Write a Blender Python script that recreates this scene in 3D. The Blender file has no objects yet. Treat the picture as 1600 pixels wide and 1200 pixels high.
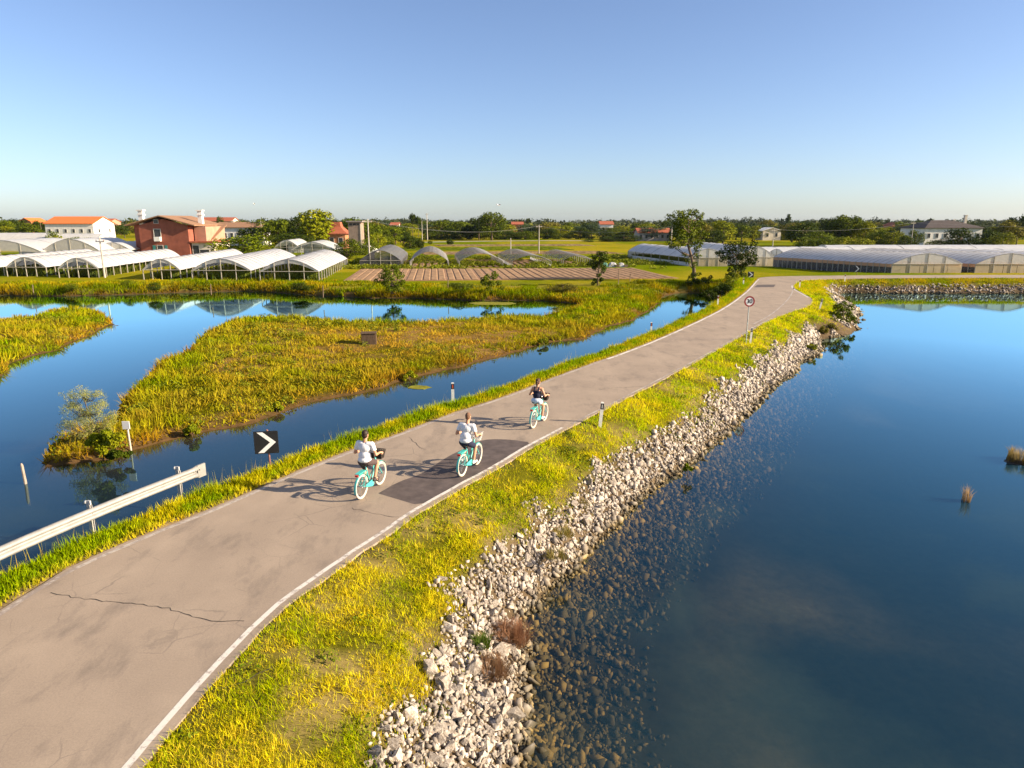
import bpy, bmesh, math, random
import numpy as np
from mathutils import Vector, Matrix, Euler

R = math.radians
rng = np.random.default_rng(7)
random.seed(7)
SC = bpy.context.scene
COL = SC.collection

# ------------------------------------------------------------------ camera
CAM_Z = 8.9                      # metres above the water (road lies 1.7 m above it)
FPX = 1067.0                     # focal length in pixels of the 1600 px wide photograph
PITCH = math.atan(254.0 / FPX)
cam_d = bpy.data.cameras.new('camera')
cam_d.sensor_width = 36.0
cam_d.lens = FPX / 1600.0 * 36.0
cam_d.clip_start = 0.1
cam_d.clip_end = 12000.0
cam = bpy.data.objects.new('camera', cam_d)
COL.objects.link(cam)
cam.location = (0, 0, CAM_Z)
cam.rotation_euler = (math.pi / 2 - PITCH, 0, 0)
SC.camera = cam

# ------------------------------------------------------------------ sky, sun, exposure
SUN_EL = R(22.0)
SUN_AZ = math.atan2(0.988, -0.155)          # clockwise from +Y: low sun on the right, a little behind the camera
world = bpy.data.worlds.new('World')
SC.world = world
world.use_nodes = True
wn, wl = world.node_tree.nodes, world.node_tree.links
wn.clear()
w_out = wn.new('ShaderNodeOutputWorld')
w_bg = wn.new('ShaderNodeBackground')
w_sky = wn.new('ShaderNodeTexSky')
w_sky.sky_type = 'NISHITA'
w_sky.sun_disc = False
w_sky.sun_elevation = SUN_EL
w_sky.sun_rotation = SUN_AZ
w_sky.altitude = 0.0
w_sky.air_density = 0.85
w_sky.dust_density = 0.65
w_sky.ozone_density = 2.4
# thin high cloud veils, everywhere above a low elevation
w_geo = wn.new('ShaderNodeTexCoord')
w_sep = wn.new('ShaderNodeSeparateXYZ')
wl.new(w_geo.outputs['Generated'], w_sep.inputs[0])
w_zc = wn.new('ShaderNodeMath'); w_zc.operation = 'MAXIMUM'; w_zc.inputs[1].default_value = 0.05
wl.new(w_sep.outputs['Z'], w_zc.inputs[0])
w_div = wn.new('ShaderNodeVectorMath'); w_div.operation = 'DIVIDE'
w_cmb = wn.new('ShaderNodeCombineXYZ')
for i in range(3):
    wl.new(w_zc.outputs[0], w_cmb.inputs[i])
wl.new(w_geo.outputs['Generated'], w_div.inputs[0])
wl.new(w_cmb.outputs[0], w_div.inputs[1])
w_noise = wn.new('ShaderNodeTexNoise')
w_noise.inputs['Scale'].default_value = 1.25
w_noise.inputs['Detail'].default_value = 6.0
w_noise.inputs['Roughness'].default_value = 0.5
w_noise.inputs['Distortion'].default_value = 0.4
wl.new(w_div.outputs[0], w_noise.inputs['Vector'])
w_ramp = wn.new('ShaderNodeMapRange')
w_ramp.inputs['From Min'].default_value = 0.49
w_ramp.inputs['From Max'].default_value = 0.61
w_ramp.inputs['To Max'].default_value = 0.9
wl.new(w_noise.outputs['Fac'], w_ramp.inputs['Value'])
w_el = wn.new('ShaderNodeMapRange')
w_el.inputs['From Min'].default_value = 0.30
w_el.inputs['From Max'].default_value = 0.46
wl.new(w_sep.outputs['Z'], w_el.inputs['Value'])
w_mul = wn.new('ShaderNodeMath'); w_mul.operation = 'MULTIPLY'
wl.new(w_ramp.outputs[0], w_mul.inputs[0]); wl.new(w_el.outputs[0], w_mul.inputs[1])
w_mix = wn.new('ShaderNodeMix'); w_mix.data_type = 'RGBA'
w_mix.inputs[7].default_value = (4.6, 4.3, 4.3, 1.0)
w_hsv = wn.new('ShaderNodeHueSaturation')
w_hsv.inputs['Saturation'].default_value = 0.95
wl.new(w_sky.outputs[0], w_hsv.inputs['Color'])
wl.new(w_mul.outputs[0], w_mix.inputs[0])
w_tint = wn.new('ShaderNodeMix'); w_tint.data_type = 'RGBA'; w_tint.blend_type = 'MULTIPLY'; w_tint.inputs[0].default_value = 1.0
w_tint.inputs[7].default_value = (0.955, 0.97, 1.085, 1.0)
wl.new(w_hsv.outputs[0], w_tint.inputs[6])
wl.new(w_tint.outputs[2], w_mix.inputs[6])
wl.new(w_mix.outputs[2], w_bg.inputs['Color'])
w_bg.inputs['Strength'].default_value = 0.066
wl.new(w_bg.outputs[0], w_out.inputs['Surface'])

sun_d = bpy.data.lights.new('sun', 'SUN')
sun_d.energy = 5.0
sun_d.angle = R(0.5)
sun_d.color = (1.0, 0.83, 0.61)
sun = bpy.data.objects.new('sun', sun_d)
COL.objects.link(sun)
to_sun = Vector((math.sin(SUN_AZ) * math.cos(SUN_EL), math.cos(SUN_AZ) * math.cos(SUN_EL), math.sin(SUN_EL)))
sun.rotation_euler = to_sun.to_track_quat('Z', 'Y').to_euler()
sun.location = (60, -10, 60)

SC.view_settings.view_transform = 'Standard'
SC.view_settings.look = 'None'
SC.view_settings.gamma = 1.0
SC.view_settings.use_curve_mapping = False
SC.view_settings.exposure = 1.4
SC.render.engine = 'CYCLES'
SC.cycles.use_denoising = True
SC.cycles.max_bounces = 8
SC.cycles.transparent_max_bounces = 24
SC.cycles.caustics_reflective = False
SC.cycles.caustics_refractive = False
SC.cycles.sample_clamp_indirect = 4.0
SC.cycles.volume_bounces = 0

# ------------------------------------------------------------------ helpers
SP, CP = math.sin(PITCH), math.cos(PITCH)


def G(x, y, z=0.0):
    """world point at height z seen at pixel (x, y) of the photograph"""
    dx, dy = (x - 800) / FPX, (y - 600) / FPX
    t = (CAM_Z - z) / (SP + dy * CP)
    return Vector((dx * t, (CP - dy * SP) * t, z))


def AT(x, y, Y):
    """world point at distance Y (metres ahead) seen at pixel (x, y)"""
    dx, dy = (x - 800) / FPX, (y - 600) / FPX
    t = Y / (CP - dy * SP)
    return Vector((dx * t, Y, CAM_Z - (SP + dy * CP) * t))


def tag(o, label=None, cat=None, group=None, kind=None):
    if label: o['label'] = label
    if cat: o['category'] = cat
    if group: o['group'] = group
    if kind: o['kind'] = kind
    return o


def link(name, me, parent=None, loc=None, rotz=0.0, scale=None):
    o = bpy.data.objects.new(name, me)
    COL.objects.link(o)
    if parent is not None: o.parent = parent
    if loc is not None: o.location = loc
    if rotz: o.rotation_euler = (0, 0, rotz)
    if scale is not None: o.scale = scale if hasattr(scale, '__len__') else (scale,) * 3
    return o


def empty(name, loc=(0, 0, 0), rotz=0.0):
    o = link(name, None, None, loc, rotz)
    o.empty_display_size = 0.2
    return o


def np_mesh(name, verts, faces, mat=None, smooth=False, cols=None):
    """verts (N,3) array, faces (M,k) array -> mesh; cols (N,3) point colours"""
    verts = np.asarray(verts, dtype=np.float32)
    faces = np.asarray(faces, dtype=np.int32)
    me = bpy.data.meshes.new(name)
    n, m, k = len(verts), len(faces), faces.shape[1]
    me.vertices.add(n)
    me.vertices.foreach_set('co', verts.ravel())
    me.loops.add(m * k)
    me.loops.foreach_set('vertex_index', faces.ravel())
    me.polygons.add(m)
    me.polygons.foreach_set('loop_start', np.arange(0, m * k, k, dtype=np.int32))
    me.polygons.foreach_set('loop_total', np.full(m, k, dtype=np.int32))
    if smooth:
        me.polygons.foreach_set('use_smooth', np.ones(m, dtype=bool))
    if cols is not None:
        a = me.color_attributes.new('col', 'FLOAT_COLOR', 'POINT')
        c4 = np.ones((n, 4), dtype=np.float32); c4[:, :3] = cols
        a.data.foreach_set('color', c4.ravel())
    me.update(calc_edges=True)
    if mat: me.materials.append(mat)
    return me


class MB:
    """collects simple solids into one mesh"""
    def __init__(s): s.v, s.f = [], []

    def add(s, vs, fs):
        b = len(s.v)
        s.v += [tuple(v) for v in vs]
        s.f += [tuple(i + b for i in f) for f in fs]
        return s

    def box(s, c, d, rot=None, rz=0.0):
        m = rot if rot is not None else Matrix.Rotation(rz, 3, 'Z')
        c = Vector(c)
        vs = [c + m @ Vector((x * d[0] / 2, y * d[1] / 2, z * d[2] / 2)) for x in (-1, 1) for y in (-1, 1) for z in (-1, 1)]
        return s.add(vs, [(0, 1, 3, 2), (4, 6, 7, 5), (0, 4, 5, 1), (2, 3, 7, 6), (0, 2, 6, 4), (1, 5, 7, 3)])

    def path(s, pts, rad, n=6, closed=False, cap=True):
        pts = [Vector(p) for p in pts]
        m = len(pts)
        rr = rad if hasattr(rad, '__len__') else [rad] * m
        up = Vector((0, 0, 1)); rings = []; prev = None
        for i, p in enumerate(pts):
            if closed: d = pts[(i + 1) % m] - pts[i - 1]
            else: d = pts[min(i + 1, m - 1)] - pts[max(i - 1, 0)]
            d.normalize()
            if prev is None:
                a = d.cross(up)
                if a.length < 1e-3: a = d.cross(Vector((1, 0, 0)))
            else:
                a = prev - d * prev.dot(d)
                if a.length < 1e-4: a = d.cross(up)
            a.normalize(); prev = a
            b = d.cross(a)
            rings.append([p + (a * math.cos(2 * math.pi * k / n) + b * math.sin(2 * math.pi * k / n)) * rr[i] for k in range(n)])
        fs = []
        for i in range(m if closed else m - 1):
            j = (i + 1) % m
            for k in range(n):
                fs.append((i * n + k, i * n + (k + 1) % n, j * n + (k + 1) % n, j * n + k))
        if cap and not closed:
            fs.append(tuple(range(n))[::-1]); fs.append(tuple((m - 1) * n + k for k in range(n)))
        return s.add([v for r in rings for v in r], fs)

    def prism(s, poly, z0, z1):
        n = len(poly)
        vs = [(p[0], p[1], z0) for p in poly] + [(p[0], p[1], z1) for p in poly]
        fs = [tuple(range(n))[::-1], tuple(range(n, 2 * n))] + [(i, (i + 1) % n, n + (i + 1) % n, n + i) for i in range(n)]
        return s.add(vs, fs)

    def extr(s, poly3, vec):
        """3-D polygon extruded along a vector"""
        n = len(poly3); v = Vector(vec)
        vs = [Vector(p) for p in poly3] + [Vector(p) + v for p in poly3]
        fs = [tuple(range(n))[::-1], tuple(range(n, 2 * n))] + [(i, (i + 1) % n, n + (i + 1) % n, n + i) for i in range(n)]
        return s.add(vs, fs)

    def ball(s, c, r, nu=10, nv=6, sc=(1, 1, 1)):
        vs = []; fs = []
        for j in range(1, nv):
            th = math.pi * j / nv
            for i in range(nu):
                ph = 2 * math.pi * i / nu
                vs.append((c[0] + r * sc[0] * math.sin(th) * math.cos(ph), c[1] + r * sc[1] * math.sin(th) * math.sin(ph), c[2] + r * sc[2] * math.cos(th)))
        t = len(vs); vs.append((c[0], c[1], c[2] + r * sc[2])); vs.append((c[0], c[1], c[2] - r * sc[2]))
        for j in range(nv - 2):
            for i in range(nu):
                fs.append((j * nu + i, (j + 1) * nu + i, (j + 1) * nu + (i + 1) % nu, j * nu + (i + 1) % nu))
        for i in range(nu):
            fs.append((t, i, (i + 1) % nu)); fs.append((t + 1, (nv - 2) * nu + (i + 1) % nu, (nv - 2) * nu + i))
        return s.add(vs, fs)

    def mesh(s, name, mat, smooth=False):
        me = bpy.data.meshes.new(name)
        me.from_pydata(s.v, [], s.f)
        bm = bmesh.new(); bm.from_mesh(me); bmesh.ops.recalc_face_normals(bm, faces=bm.faces); bm.to_mesh(me); bm.free()
        if mat: me.materials.append(mat)
        if smooth:
            me.polygons.foreach_set('use_smooth', np.ones(len(me.polygons), dtype=bool))
        me.update()
        return me

    def build(s, name, mat, parent=None, smooth=False, loc=None, rotz=0.0):
        return link(name, s.mesh(name, mat, smooth), parent, loc, rotz)


# ---- numpy value noise
def _hash(ix, iy, seed):
    h = (ix.astype(np.int64) * 374761393 + iy.astype(np.int64) * 668265263 + seed * 974634777) & 0xffffffff
    h = ((h ^ (h >> 13)) * 1274126177) & 0xffffffff
    return ((h ^ (h >> 16)) & 0xffff) / 65535.0


def vnoise(x, y, seed=0):
    ix, iy = np.floor(x), np.floor(y)
    fx, fy = x - ix, y - iy
    fx, fy = fx * fx * (3 - 2 * fx), fy * fy * (3 - 2 * fy)
    a, b = _hash(ix, iy, seed), _hash(ix + 1, iy, seed)
    c, d = _hash(ix, iy + 1, seed), _hash(ix + 1, iy + 1, seed)
    return (a + (b - a) * fx) * (1 - fy) + (c + (d - c) * fx) * fy


def fbm(x, y, sc, seed=0, oc=4):
    r = 0; amp = .5; tot = 0
    for i in range(oc):
        r = r + amp * vnoise(x / sc + 17.3 * i, y / sc - 9.1 * i, seed + i); tot += amp; amp *= .5; sc = sc / 2.03
    return r / tot


def sstep(a, b, x):
    t = np.clip((x - a) / (b - a), 0, 1)
    return t * t * (3 - 2 * t)


def seg_dist(px, py, pts, closed=True):
    d2 = np.full(px.shape, 1e18)
    m = len(pts)
    for i in range(m if closed else m - 1):
        ax, ay = pts[i][0], pts[i][1]; bx, by = pts[(i + 1) % m][0], pts[(i + 1) % m][1]
        vx, vy = bx - ax, by - ay
        l2 = vx * vx + vy * vy + 1e-12
        t = np.clip(((px - ax) * vx + (py - ay) * vy) / l2, 0, 1)
        d2 = np.minimum(d2, (px - ax - t * vx) ** 2 + (py - ay - t * vy) ** 2)
    return np.sqrt(d2)


def inside(px, py, pts):
    r = np.zeros(px.shape, dtype=bool)
    m = len(pts)
    for i in range(m):
        ax, ay = pts[i][0], pts[i][1]; bx, by = pts[(i + 1) % m][0], pts[(i + 1) % m][1]
        if ay == by: continue
        c = (ay > py) != (by > py)
        r ^= c & (px < (bx - ax) * (py - ay) / (by - ay) + ax)
    return r


def smooth_line(pts, n=2):
    """Chaikin corner cutting of an open polyline"""
    pts = [Vector((p[0], p[1])) for p in pts]
    for _ in range(n):
        q = [pts[0]]
        for a, b in zip(pts[:-1], pts[1:]):
            q += [a * .75 + b * .25, a * .25 + b * .75]
        pts = q + [pts[-1]]
    return pts


# ------------------------------------------------------------------ materials
def node_mat(name):
    m = bpy.data.materials.new(name)
    m.use_nodes = True
    nt = m.node_tree
    return m, nt, nt.nodes['Principled BSDF'], nt.nodes, nt.links


def setspec(b, v):
    b.inputs['Specular IOR Level'].default_value = v


def noise_node(nt, scale, detail=4, rough=.55, coord='Object', stretch=None):
    tc = nt.nodes.new('ShaderNodeTexCoord')
    n = nt.nodes.new('ShaderNodeTexNoise')
    n.inputs['Scale'].default_value = scale
    n.inputs['Detail'].default_value = detail
    n.inputs['Roughness'].default_value = rough
    if stretch:
        mp = nt.nodes.new('ShaderNodeMapping'); mp.inputs['Scale'].default_value = stretch
        nt.links.new(tc.outputs[coord], mp.inputs[0]); nt.links.new(mp.outputs[0], n.inputs['Vector'])
    else:
        nt.links.new(tc.outputs[coord], n.inputs['Vector'])
    return n


MATS = {}


def pm(name, col, rough=.7, var=.12, scale=6.0, spec=.3, metal=0.0, bump=0.0, stretch=None, col2=None):
    if name in MATS: return MATS[name]
    m, nt, b, nd, lk = node_mat(name)
    n = noise_node(nt, scale, 5, .6, stretch=stretch)
    r = nd.new('ShaderNodeValToRGB')
    c = np.array(col)
    lo = np.clip(c * (1 - var * 1.6), 0, 1) if col2 is None else np.array(col2)
    hi = np.clip(c * (1 + var), 0, 1)
    r.color_ramp.elements[0].position = .3; r.color_ramp.elements[1].position = .7
    r.color_ramp.elements[0].color = (*lo, 1); r.color_ramp.elements[1].color = (*hi, 1)
    lk.new(n.outputs['Fac'], r.inputs[0]); lk.new(r.outputs[0], b.inputs['Base Color'])
    b.inputs['Roughness'].default_value = rough; b.inputs['Metallic'].default_value = metal; setspec(b, spec)
    if bump:
        bp = nd.new('ShaderNodeBump'); bp.inputs['Strength'].default_value = bump; bp.inputs['Distance'].default_value = .02
        lk.new(n.outputs['Fac'], bp.inputs['Height']); lk.new(bp.outputs[0], b.inputs['Normal'])
    MATS[name] = m
    return m


def leafmat(name, transl=.35, spec=.2, rough=.6, attr='col', sat=1.0):
    """foliage: colour from the mesh's own point colours, part of the light passes through"""
    if name in MATS: return MATS[name]
    m, nt, b, nd, lk = node_mat(name)
    a = nd.new('ShaderNodeAttribute'); a.attribute_name = attr
    oi = nd.new('ShaderNodeObjectInfo')
    h = nd.new('ShaderNodeHueSaturation')
    mr = nd.new('ShaderNodeMapRange'); mr.inputs['To Min'].default_value = .82; mr.inputs['To Max'].default_value = 1.2
    lk.new(oi.outputs['Random'], mr.inputs[0]); lk.new(mr.outputs[0], h.inputs['Value'])
    h.inputs['Saturation'].default_value = sat
    lk.new(a.outputs['Color'], h.inputs['Color'])
    lk.new(h.outputs[0], b.inputs['Base Color'])
    b.inputs['Roughness'].default_value = rough; setspec(b, spec)
    t = nd.new('ShaderNodeBsdfTranslucent'); lk.new(h.outputs[0], t.inputs['Color'])
    mx = nd.new('ShaderNodeMixShader'); mx.inputs[0].default_value = transl
    lk.new(b.outputs[0], mx.inputs[1]); lk.new(t.outputs[0], mx.inputs[2])
    lk.new(mx.outputs[0], nd['Material Output'].inputs['Surface'])
    MATS[name] = m
    return m


def film_mat(name, col, see=.12, transl=.5, gloss=.3, torn=False):
    """greenhouse film or netting"""
    if name in MATS: return MATS[name]
    m, nt, b, nd, lk = node_mat(name)
    n = noise_node(nt, 1.2, 5, .65, stretch=(1, .5, 1))
    r = nd.new('ShaderNodeValToRGB')
    r.color_ramp.elements[0].position = .3; r.color_ramp.elements[1].position = .72
    r.color_ramp.elements[0].color = (*[c * .80 for c in col], 1); r.color_ramp.elements[1].color = (*col, 1)
    lk.new(n.outputs['Fac'], r.inputs[0]); lk.new(r.outputs[0], b.inputs['Base Color'])
    b.inputs['Roughness'].default_value = .38; setspec(b, gloss)
    t = nd.new('ShaderNodeBsdfTranslucent'); lk.new(r.outputs[0], t.inputs['Color'])
    m1 = nd.new('ShaderNodeMixShader'); m1.inputs[0].default_value = transl
    lk.new(b.outputs[0], m1.inputs[1]); lk.new(t.outputs[0], m1.inputs[2])
    tr = nd.new('ShaderNodeBsdfTransparent')
    m2 = nd.new('ShaderNodeMixShader'); m2.inputs[0].default_value = see
    if torn:
        tn_ = noise_node(nt, .55, 5, .7); tm = nd.new('ShaderNodeMapRange')
        tm.inputs['From Min'].default_value = .40; tm.inputs['From Max'].default_value = .58; tm.inputs['To Min'].default_value = see * .55; tm.inputs['To Max'].default_value = .97
        lk.new(tn_.outputs['Fac'], tm.inputs[0]); lk.new(tm.outputs[0], m2.inputs[0])
    lk.new(m1.outputs[0], m2.inputs[1]); lk.new(tr.outputs[0], m2.inputs[2])
    lk.new(m2.outputs[0], nd['Material Output'].inputs['Surface'])
    MATS[name] = m
    return m


# ------------------------------------------------------------------ plan of the place (metres; x right, y ahead, z above the water)
ROAD_Z = 1.70
PX_R = [(600, 840), (649, 804), (717, 765), (779, 732), (826, 702), (880, 673),
        (955, 635), (1030, 596), (1120, 548), (1195, 503), (1240, 486), (1265, 479), (1272, 468), (1258, 460), (1243, 452), (1240, 447),
        (1244, 442), (1258, 438), (1312, 435), (1456, 434)]
PX_L = [(64, 911), (128, 877), (240, 829), (320, 799), (400, 764), (506, 719), (564, 698), (616, 680), (695, 649),
        (800, 616), (880, 583), (1000, 542), (1090, 502), (1135, 479), (1168, 454), (1183, 436)]
EDGE_R = smooth_line([(-2.5, -40), (-4.2, -12), (-5.0, 0), (-5.15, 4), (-5.1, 7), (-4.9, 9), (-4.6, 10.8), (-4.15, 12.4)] + [G(x, y, ROAD_Z).xy for x, y in PX_R] + [(67, 90.5), (100, 90.0), (190, 86)])
EDGE_L = smooth_line([(-7.8, -40), (-9.5, -12), (-10.2, 0), (-10.25, 6), (-10.0, 10)] + [G(x, y, ROAD_Z).xy for x, y in PX_L] +
                     [(33.5, 92.2), (41, 94.2), (57, 95.3), (70, 95.5), (100, 95.0), (190, 91)])
ROAD = EDGE_L[::2] + EDGE_R[::-2]

PX_SHORE = [(830, 1050), (835, 1020), (820, 982), (810, 972), (840, 947), (860, 920), (900, 885), (920, 860), (955, 827), (982, 802), (1021, 766),
            (1052, 744), (1084, 722), (1108, 699), (1136, 677), (1164, 647), (1197, 621), (1219, 596), (1251, 570), (1272, 552), (1282, 531),
            (1303, 528), (1331, 521), (1342, 503), (1334, 481), (1322, 468), (1306, 461), (1316, 458), (1400, 458.5), (1600, 459)]
POND = [(-.4, -60), (-.2, -20), (.1, 0), (.2, 6), (.1, 9)] + [tuple(G(x, y).xy) for x, y in PX_SHORE] + [(90, 86), (190, 82), (190, -60)]
# left water: along the road bank, round the far left, the north shore, then back along the spit
BANK_L = []
for i, p in enumerate(EDGE_L):
    if p.y > 76 or p.y < -38: continue
    a, b = EDGE_L[max(i - 1, 0)], EDGE_L[min(i + 1, len(EDGE_L) - 1)]
    d = (b - a).normalized()
    BANK_L.append((p.x - d.y * 2.5, p.y + d.x * 2.5))
NORTH = [(0, 462), (100, 463), (210, 460), (300, 457), (380, 455), (430, 457), (480, 461), (580, 466), (640, 466), (760, 470), (850, 470), (905, 475)]
SPIT_N = [(899, 478), (876, 481), (844, 489), (747, 492), (642, 498), (564, 497), (511, 493), (432, 489), (380, 491), (350, 497), (307, 517), (295, 535),
          (237, 562), (207, 590), (185, 617), (178, 640), (108, 662), (75, 678), (58, 706)]
SPIT_S = [(67, 731), (100, 727), (140, 722), (175, 720), (207, 703), (270, 687), (337, 672), (400, 660), (432, 649), (485, 628), (551, 617), (603, 604),
          (658, 588), (721, 573), (780, 557), (818, 548), (850, 536), (916, 529), (946, 512), (992, 499), (1020, 482), (1033, 470), (1038, 462), (1060, 458),
          (1090, 458), (1112, 461)]
LAGOON = ([(-14, -60), (-120, -60), (-120, 84)] + [tuple(G(x, y).xy) for x, y in NORTH] + [tuple(G(x, y, .55).xy) for x, y in SPIT_N] +
          [tuple(G(x, y).xy) for x, y in SPIT_S] + BANK_L[::-2])
ISLET = [tuple(G(x, y, .55).xy) for x, y in [(185, 500), (162, 483), (120, 478), (75, 481), (60, 488), (0, 495), (-120, 505)]] + \
        [tuple(G(x, y).xy) for x, y in [(-160, 620), (-60, 598), (8, 587), (15, 570), (50, 557), (90, 547), (125, 530), (175, 508)]]


def survey(px, py):
    """signed distance to the shore (land +), distance to the road, which pond, ground height, bank fraction"""
    wob = (fbm(px, py, 2.4, 3, 3) - .5) * .9
    dp, dl, di = seg_dist(px, py, POND), seg_dist(px, py, LAGOON), seg_dist(px, py, ISLET)
    inp = inside(px, py, POND)
    inl = inside(px, py, LAGOON) & ~inside(px, py, ISLET)
    dl2 = np.minimum(dl, di)
    ds = np.minimum(dp, dl2)
    right = dp < dl2
    sd = np.where(inp | inl, -ds, ds)
    sd = sd + wob * np.clip(1.2 - np.abs(sd) / 3, 0, 1) * np.clip(py / 40, .25, 1)
    dr = np.where(inside(px, py, ROAD), 0.0, seg_dist(px, py, ROAD))
    w = np.maximum(sd, 0)
    t = dr / (dr + w + 1e-6)
    far = sstep(72, 90, py)
    land_h = .38 + .62 * far
    z1 = land_h * (1 - np.exp(-w / np.where(right, 1.6, .8))) + (fbm(px, py, 3.0, 11, 4) - .5) * .35 * np.clip(w / 1.5, 0, 1) * (1 - .8 * far)
    pr = np.where(t < .5, .5 * t, .25 + .75 * np.clip((t - .5) / .5, 0, 1) ** .95)
    pl = sstep(.32, 1.0, t)
    zr = 1.685 * (1 - np.where(right, pr, pl)) + (fbm(px, py, 1.1, 5, 3) - .5) * .16 * np.clip(dr / .8, 0, 1) * np.clip(w / .6, 0, 1)
    lim = np.where(right, 14.0, 6.0)
    k = np.clip((lim - dr) / 4.0, 0, 1)
    zl = np.maximum(z1, zr * k + z1 * (1 - k))
    zl = np.where(dr <= 0, 1.655, np.minimum(zl, 1.685 + .3 * np.clip(dr - 1.0, 0, 1) * 0))
    deep = np.where(inp | (right & (sd <= 0)), 1.0 + 1.7 * sstep(15, 34, py + .35 * px), 1.3)
    u = np.maximum(-sd, 0)
    zb = -(deep * (1 - np.exp(-u * np.where(right, .34, .7) / deep * 1.2))) - .05 * np.clip(u / .3, 0, 1) + (fbm(px, py, 2.2, 21, 3) - .5) * .18 * np.clip(u, 0, 1)
    z = np.where(sd > 0, zl, np.minimum(zb, -.01))
    return sd, dr, right, z, t, wob


# ------------------------------------------------------------------ ground: one sheet out to the horizon
def axis(parts):
    out = [parts[0][0]]
    for (a, b, s0, s1) in parts:
        x, s = a, s0
        n = 0
        pts = []
        while x < b - 1e-6:
            f = (x - a) / (b - a)
            x += s0 * (s1 / s0) ** f
            pts.append(x)
        pts = np.array(pts); pts = a + (pts - a) * (b - a) / (pts[-1] - a)
        out += list(pts)
    return np.array(out)


gx = axis([(-4500, -140, 700, 6), (-140, -36, 5, .7), (-36, -12, .7, .36), (-12, 34, .36, .36), (34, 75, .36, 1.0), (75, 200, 1.0, 8), (200, 4500, 8, 700)])
gy = axis([(-300, -20, 60, 3), (-20, 4, 3, .3), (4, 60, .34, .42), (60, 100, .42, .7), (100, 135, .6, 3), (135, 400, 3, 25), (400, 6000, 25, 900)])
GX, GY = np.meshgrid(gx, gy)
fx, fy = GX.ravel(), GY.ravel()
SD, DR, RIGHT, GZ, TT, WOB = survey(fx, fy)
n1 = fbm(fx, fy, 6.0, 31, 4); n2 = fbm(fx, fy, 1.6, 41, 3); n3 = fbm(fx, fy, 25.0, 51, 3)


def mixc(a, b, f):
    f = np.clip(f, 0, 1)[:, None]
    return np.asarray(a) * (1 - f) + np.asarray(b) * f


def ground_colour(px, py, sd, dr, right, t, n1, n2, n3):
    grass = mixc((.090, .085, .006), (.22, .165, .055), sstep(.35, .7, n2))
    far = mixc((.115, .150, .003), (.26, .215, .012), sstep(.34, .66, n3 * .6 + n1 * .4))
    c = mixc(grass, far, sstep(76, 96, py))
    marsh = mixc((.085, .075, .004), (.21, .125, .040), sstep(.45, .66, n1))
    onspit = (~right) & (dr > 5.5) & (py < 84)
    c = np.where(onspit[:, None], marsh, c)
    shore = mixc(c, (.085, .050, .022), np.clip(1.2 - np.maximum(sd, 0) / .7, 0, 1) * (~right))
    c = shore
    stone = mixc((.070, .048, .028), (.15, .11, .065), n2)
    c = np.where((right & (sd > -3.5) & (dr > .2))[:, None], mixc(c, stone, sstep(.50, .64, t + (n2 - .5) * .2)), c)
    dirt = np.clip(1.0 - dr / .45, 0, 1) * np.where(right, .0, 1.0)
    c = mixc(c, (.30, .21, .12), dirt * .8)
    soil = np.clip(1.0 - dr / .22, 0, 1) * right  # soil-toned strip painting in the shade of grass overhanging the right road edge
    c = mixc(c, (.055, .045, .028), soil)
    bedr = mixc((.028, .028, .016), (.27, .225, .14), sstep(.42, .64, n3 * .5 + n1 * .5))
    bedl = mixc((.045, .030, .014), (.085, .055, .022), n2)
    u = np.maximum(-sd, 0)
    bed = np.where(right[:, None], mixc(np.array([[.030, .026, .016]]) + 0 * stone, bedr, sstep(2.6, 5.0, u)), bedl)
    c = np.where((sd <= 0)[:, None], bed, c)
    return c


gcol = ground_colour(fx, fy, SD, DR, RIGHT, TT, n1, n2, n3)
nx, ny = len(gx), len(gy)
idx = np.arange(nx * ny).reshape(ny, nx)
gf = np.stack([idx[:-1, :-1].ravel(), idx[:-1, 1:].ravel(), idx[1:, 1:].ravel(), idx[1:, :-1].ravel()], 1)

gm, nt, b, nd, lk = node_mat('earth')
a = nd.new('ShaderNodeAttribute'); a.attribute_name = 'col'
n = noise_node(nt, 3.0, 8, .7)
mr = nd.new('ShaderNodeMapRange'); mr.inputs['From Min'].default_value = .25; mr.inputs['From Max'].default_value = .75
mr.inputs['To Min'].default_value = .6; mr.inputs['To Max'].default_value = 1.35
lk.new(n.outputs['Fac'], mr.inputs[0])
h = nd.new('ShaderNodeHueSaturation'); lk.new(a.outputs['Color'], h.inputs['Color']); lk.new(mr.outputs[0], h.inputs['Value'])
lk.new(h.outputs[0], b.inputs['Base Color']); b.inputs['Roughness'].default_value = .95; setspec(b, .0)
bp = nd.new('ShaderNodeBump'); bp.inputs['Strength'].default_value = .5; bp.inputs['Distance'].default_value = .08
lk.new(n.outputs['Fac'], bp.inputs['Height']); lk.new(bp.outputs[0], b.inputs['Normal'])
MATS['earth'] = gm
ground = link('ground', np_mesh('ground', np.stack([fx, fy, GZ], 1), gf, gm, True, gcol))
tag(ground, 'green and ochre marsh ground with banks, spit and fields', 'ground', kind='structure')


def ground_z(px, py):
    return survey(np.atleast_1d(np.float64(px)), np.atleast_1d(np.float64(py)))[3]


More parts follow.
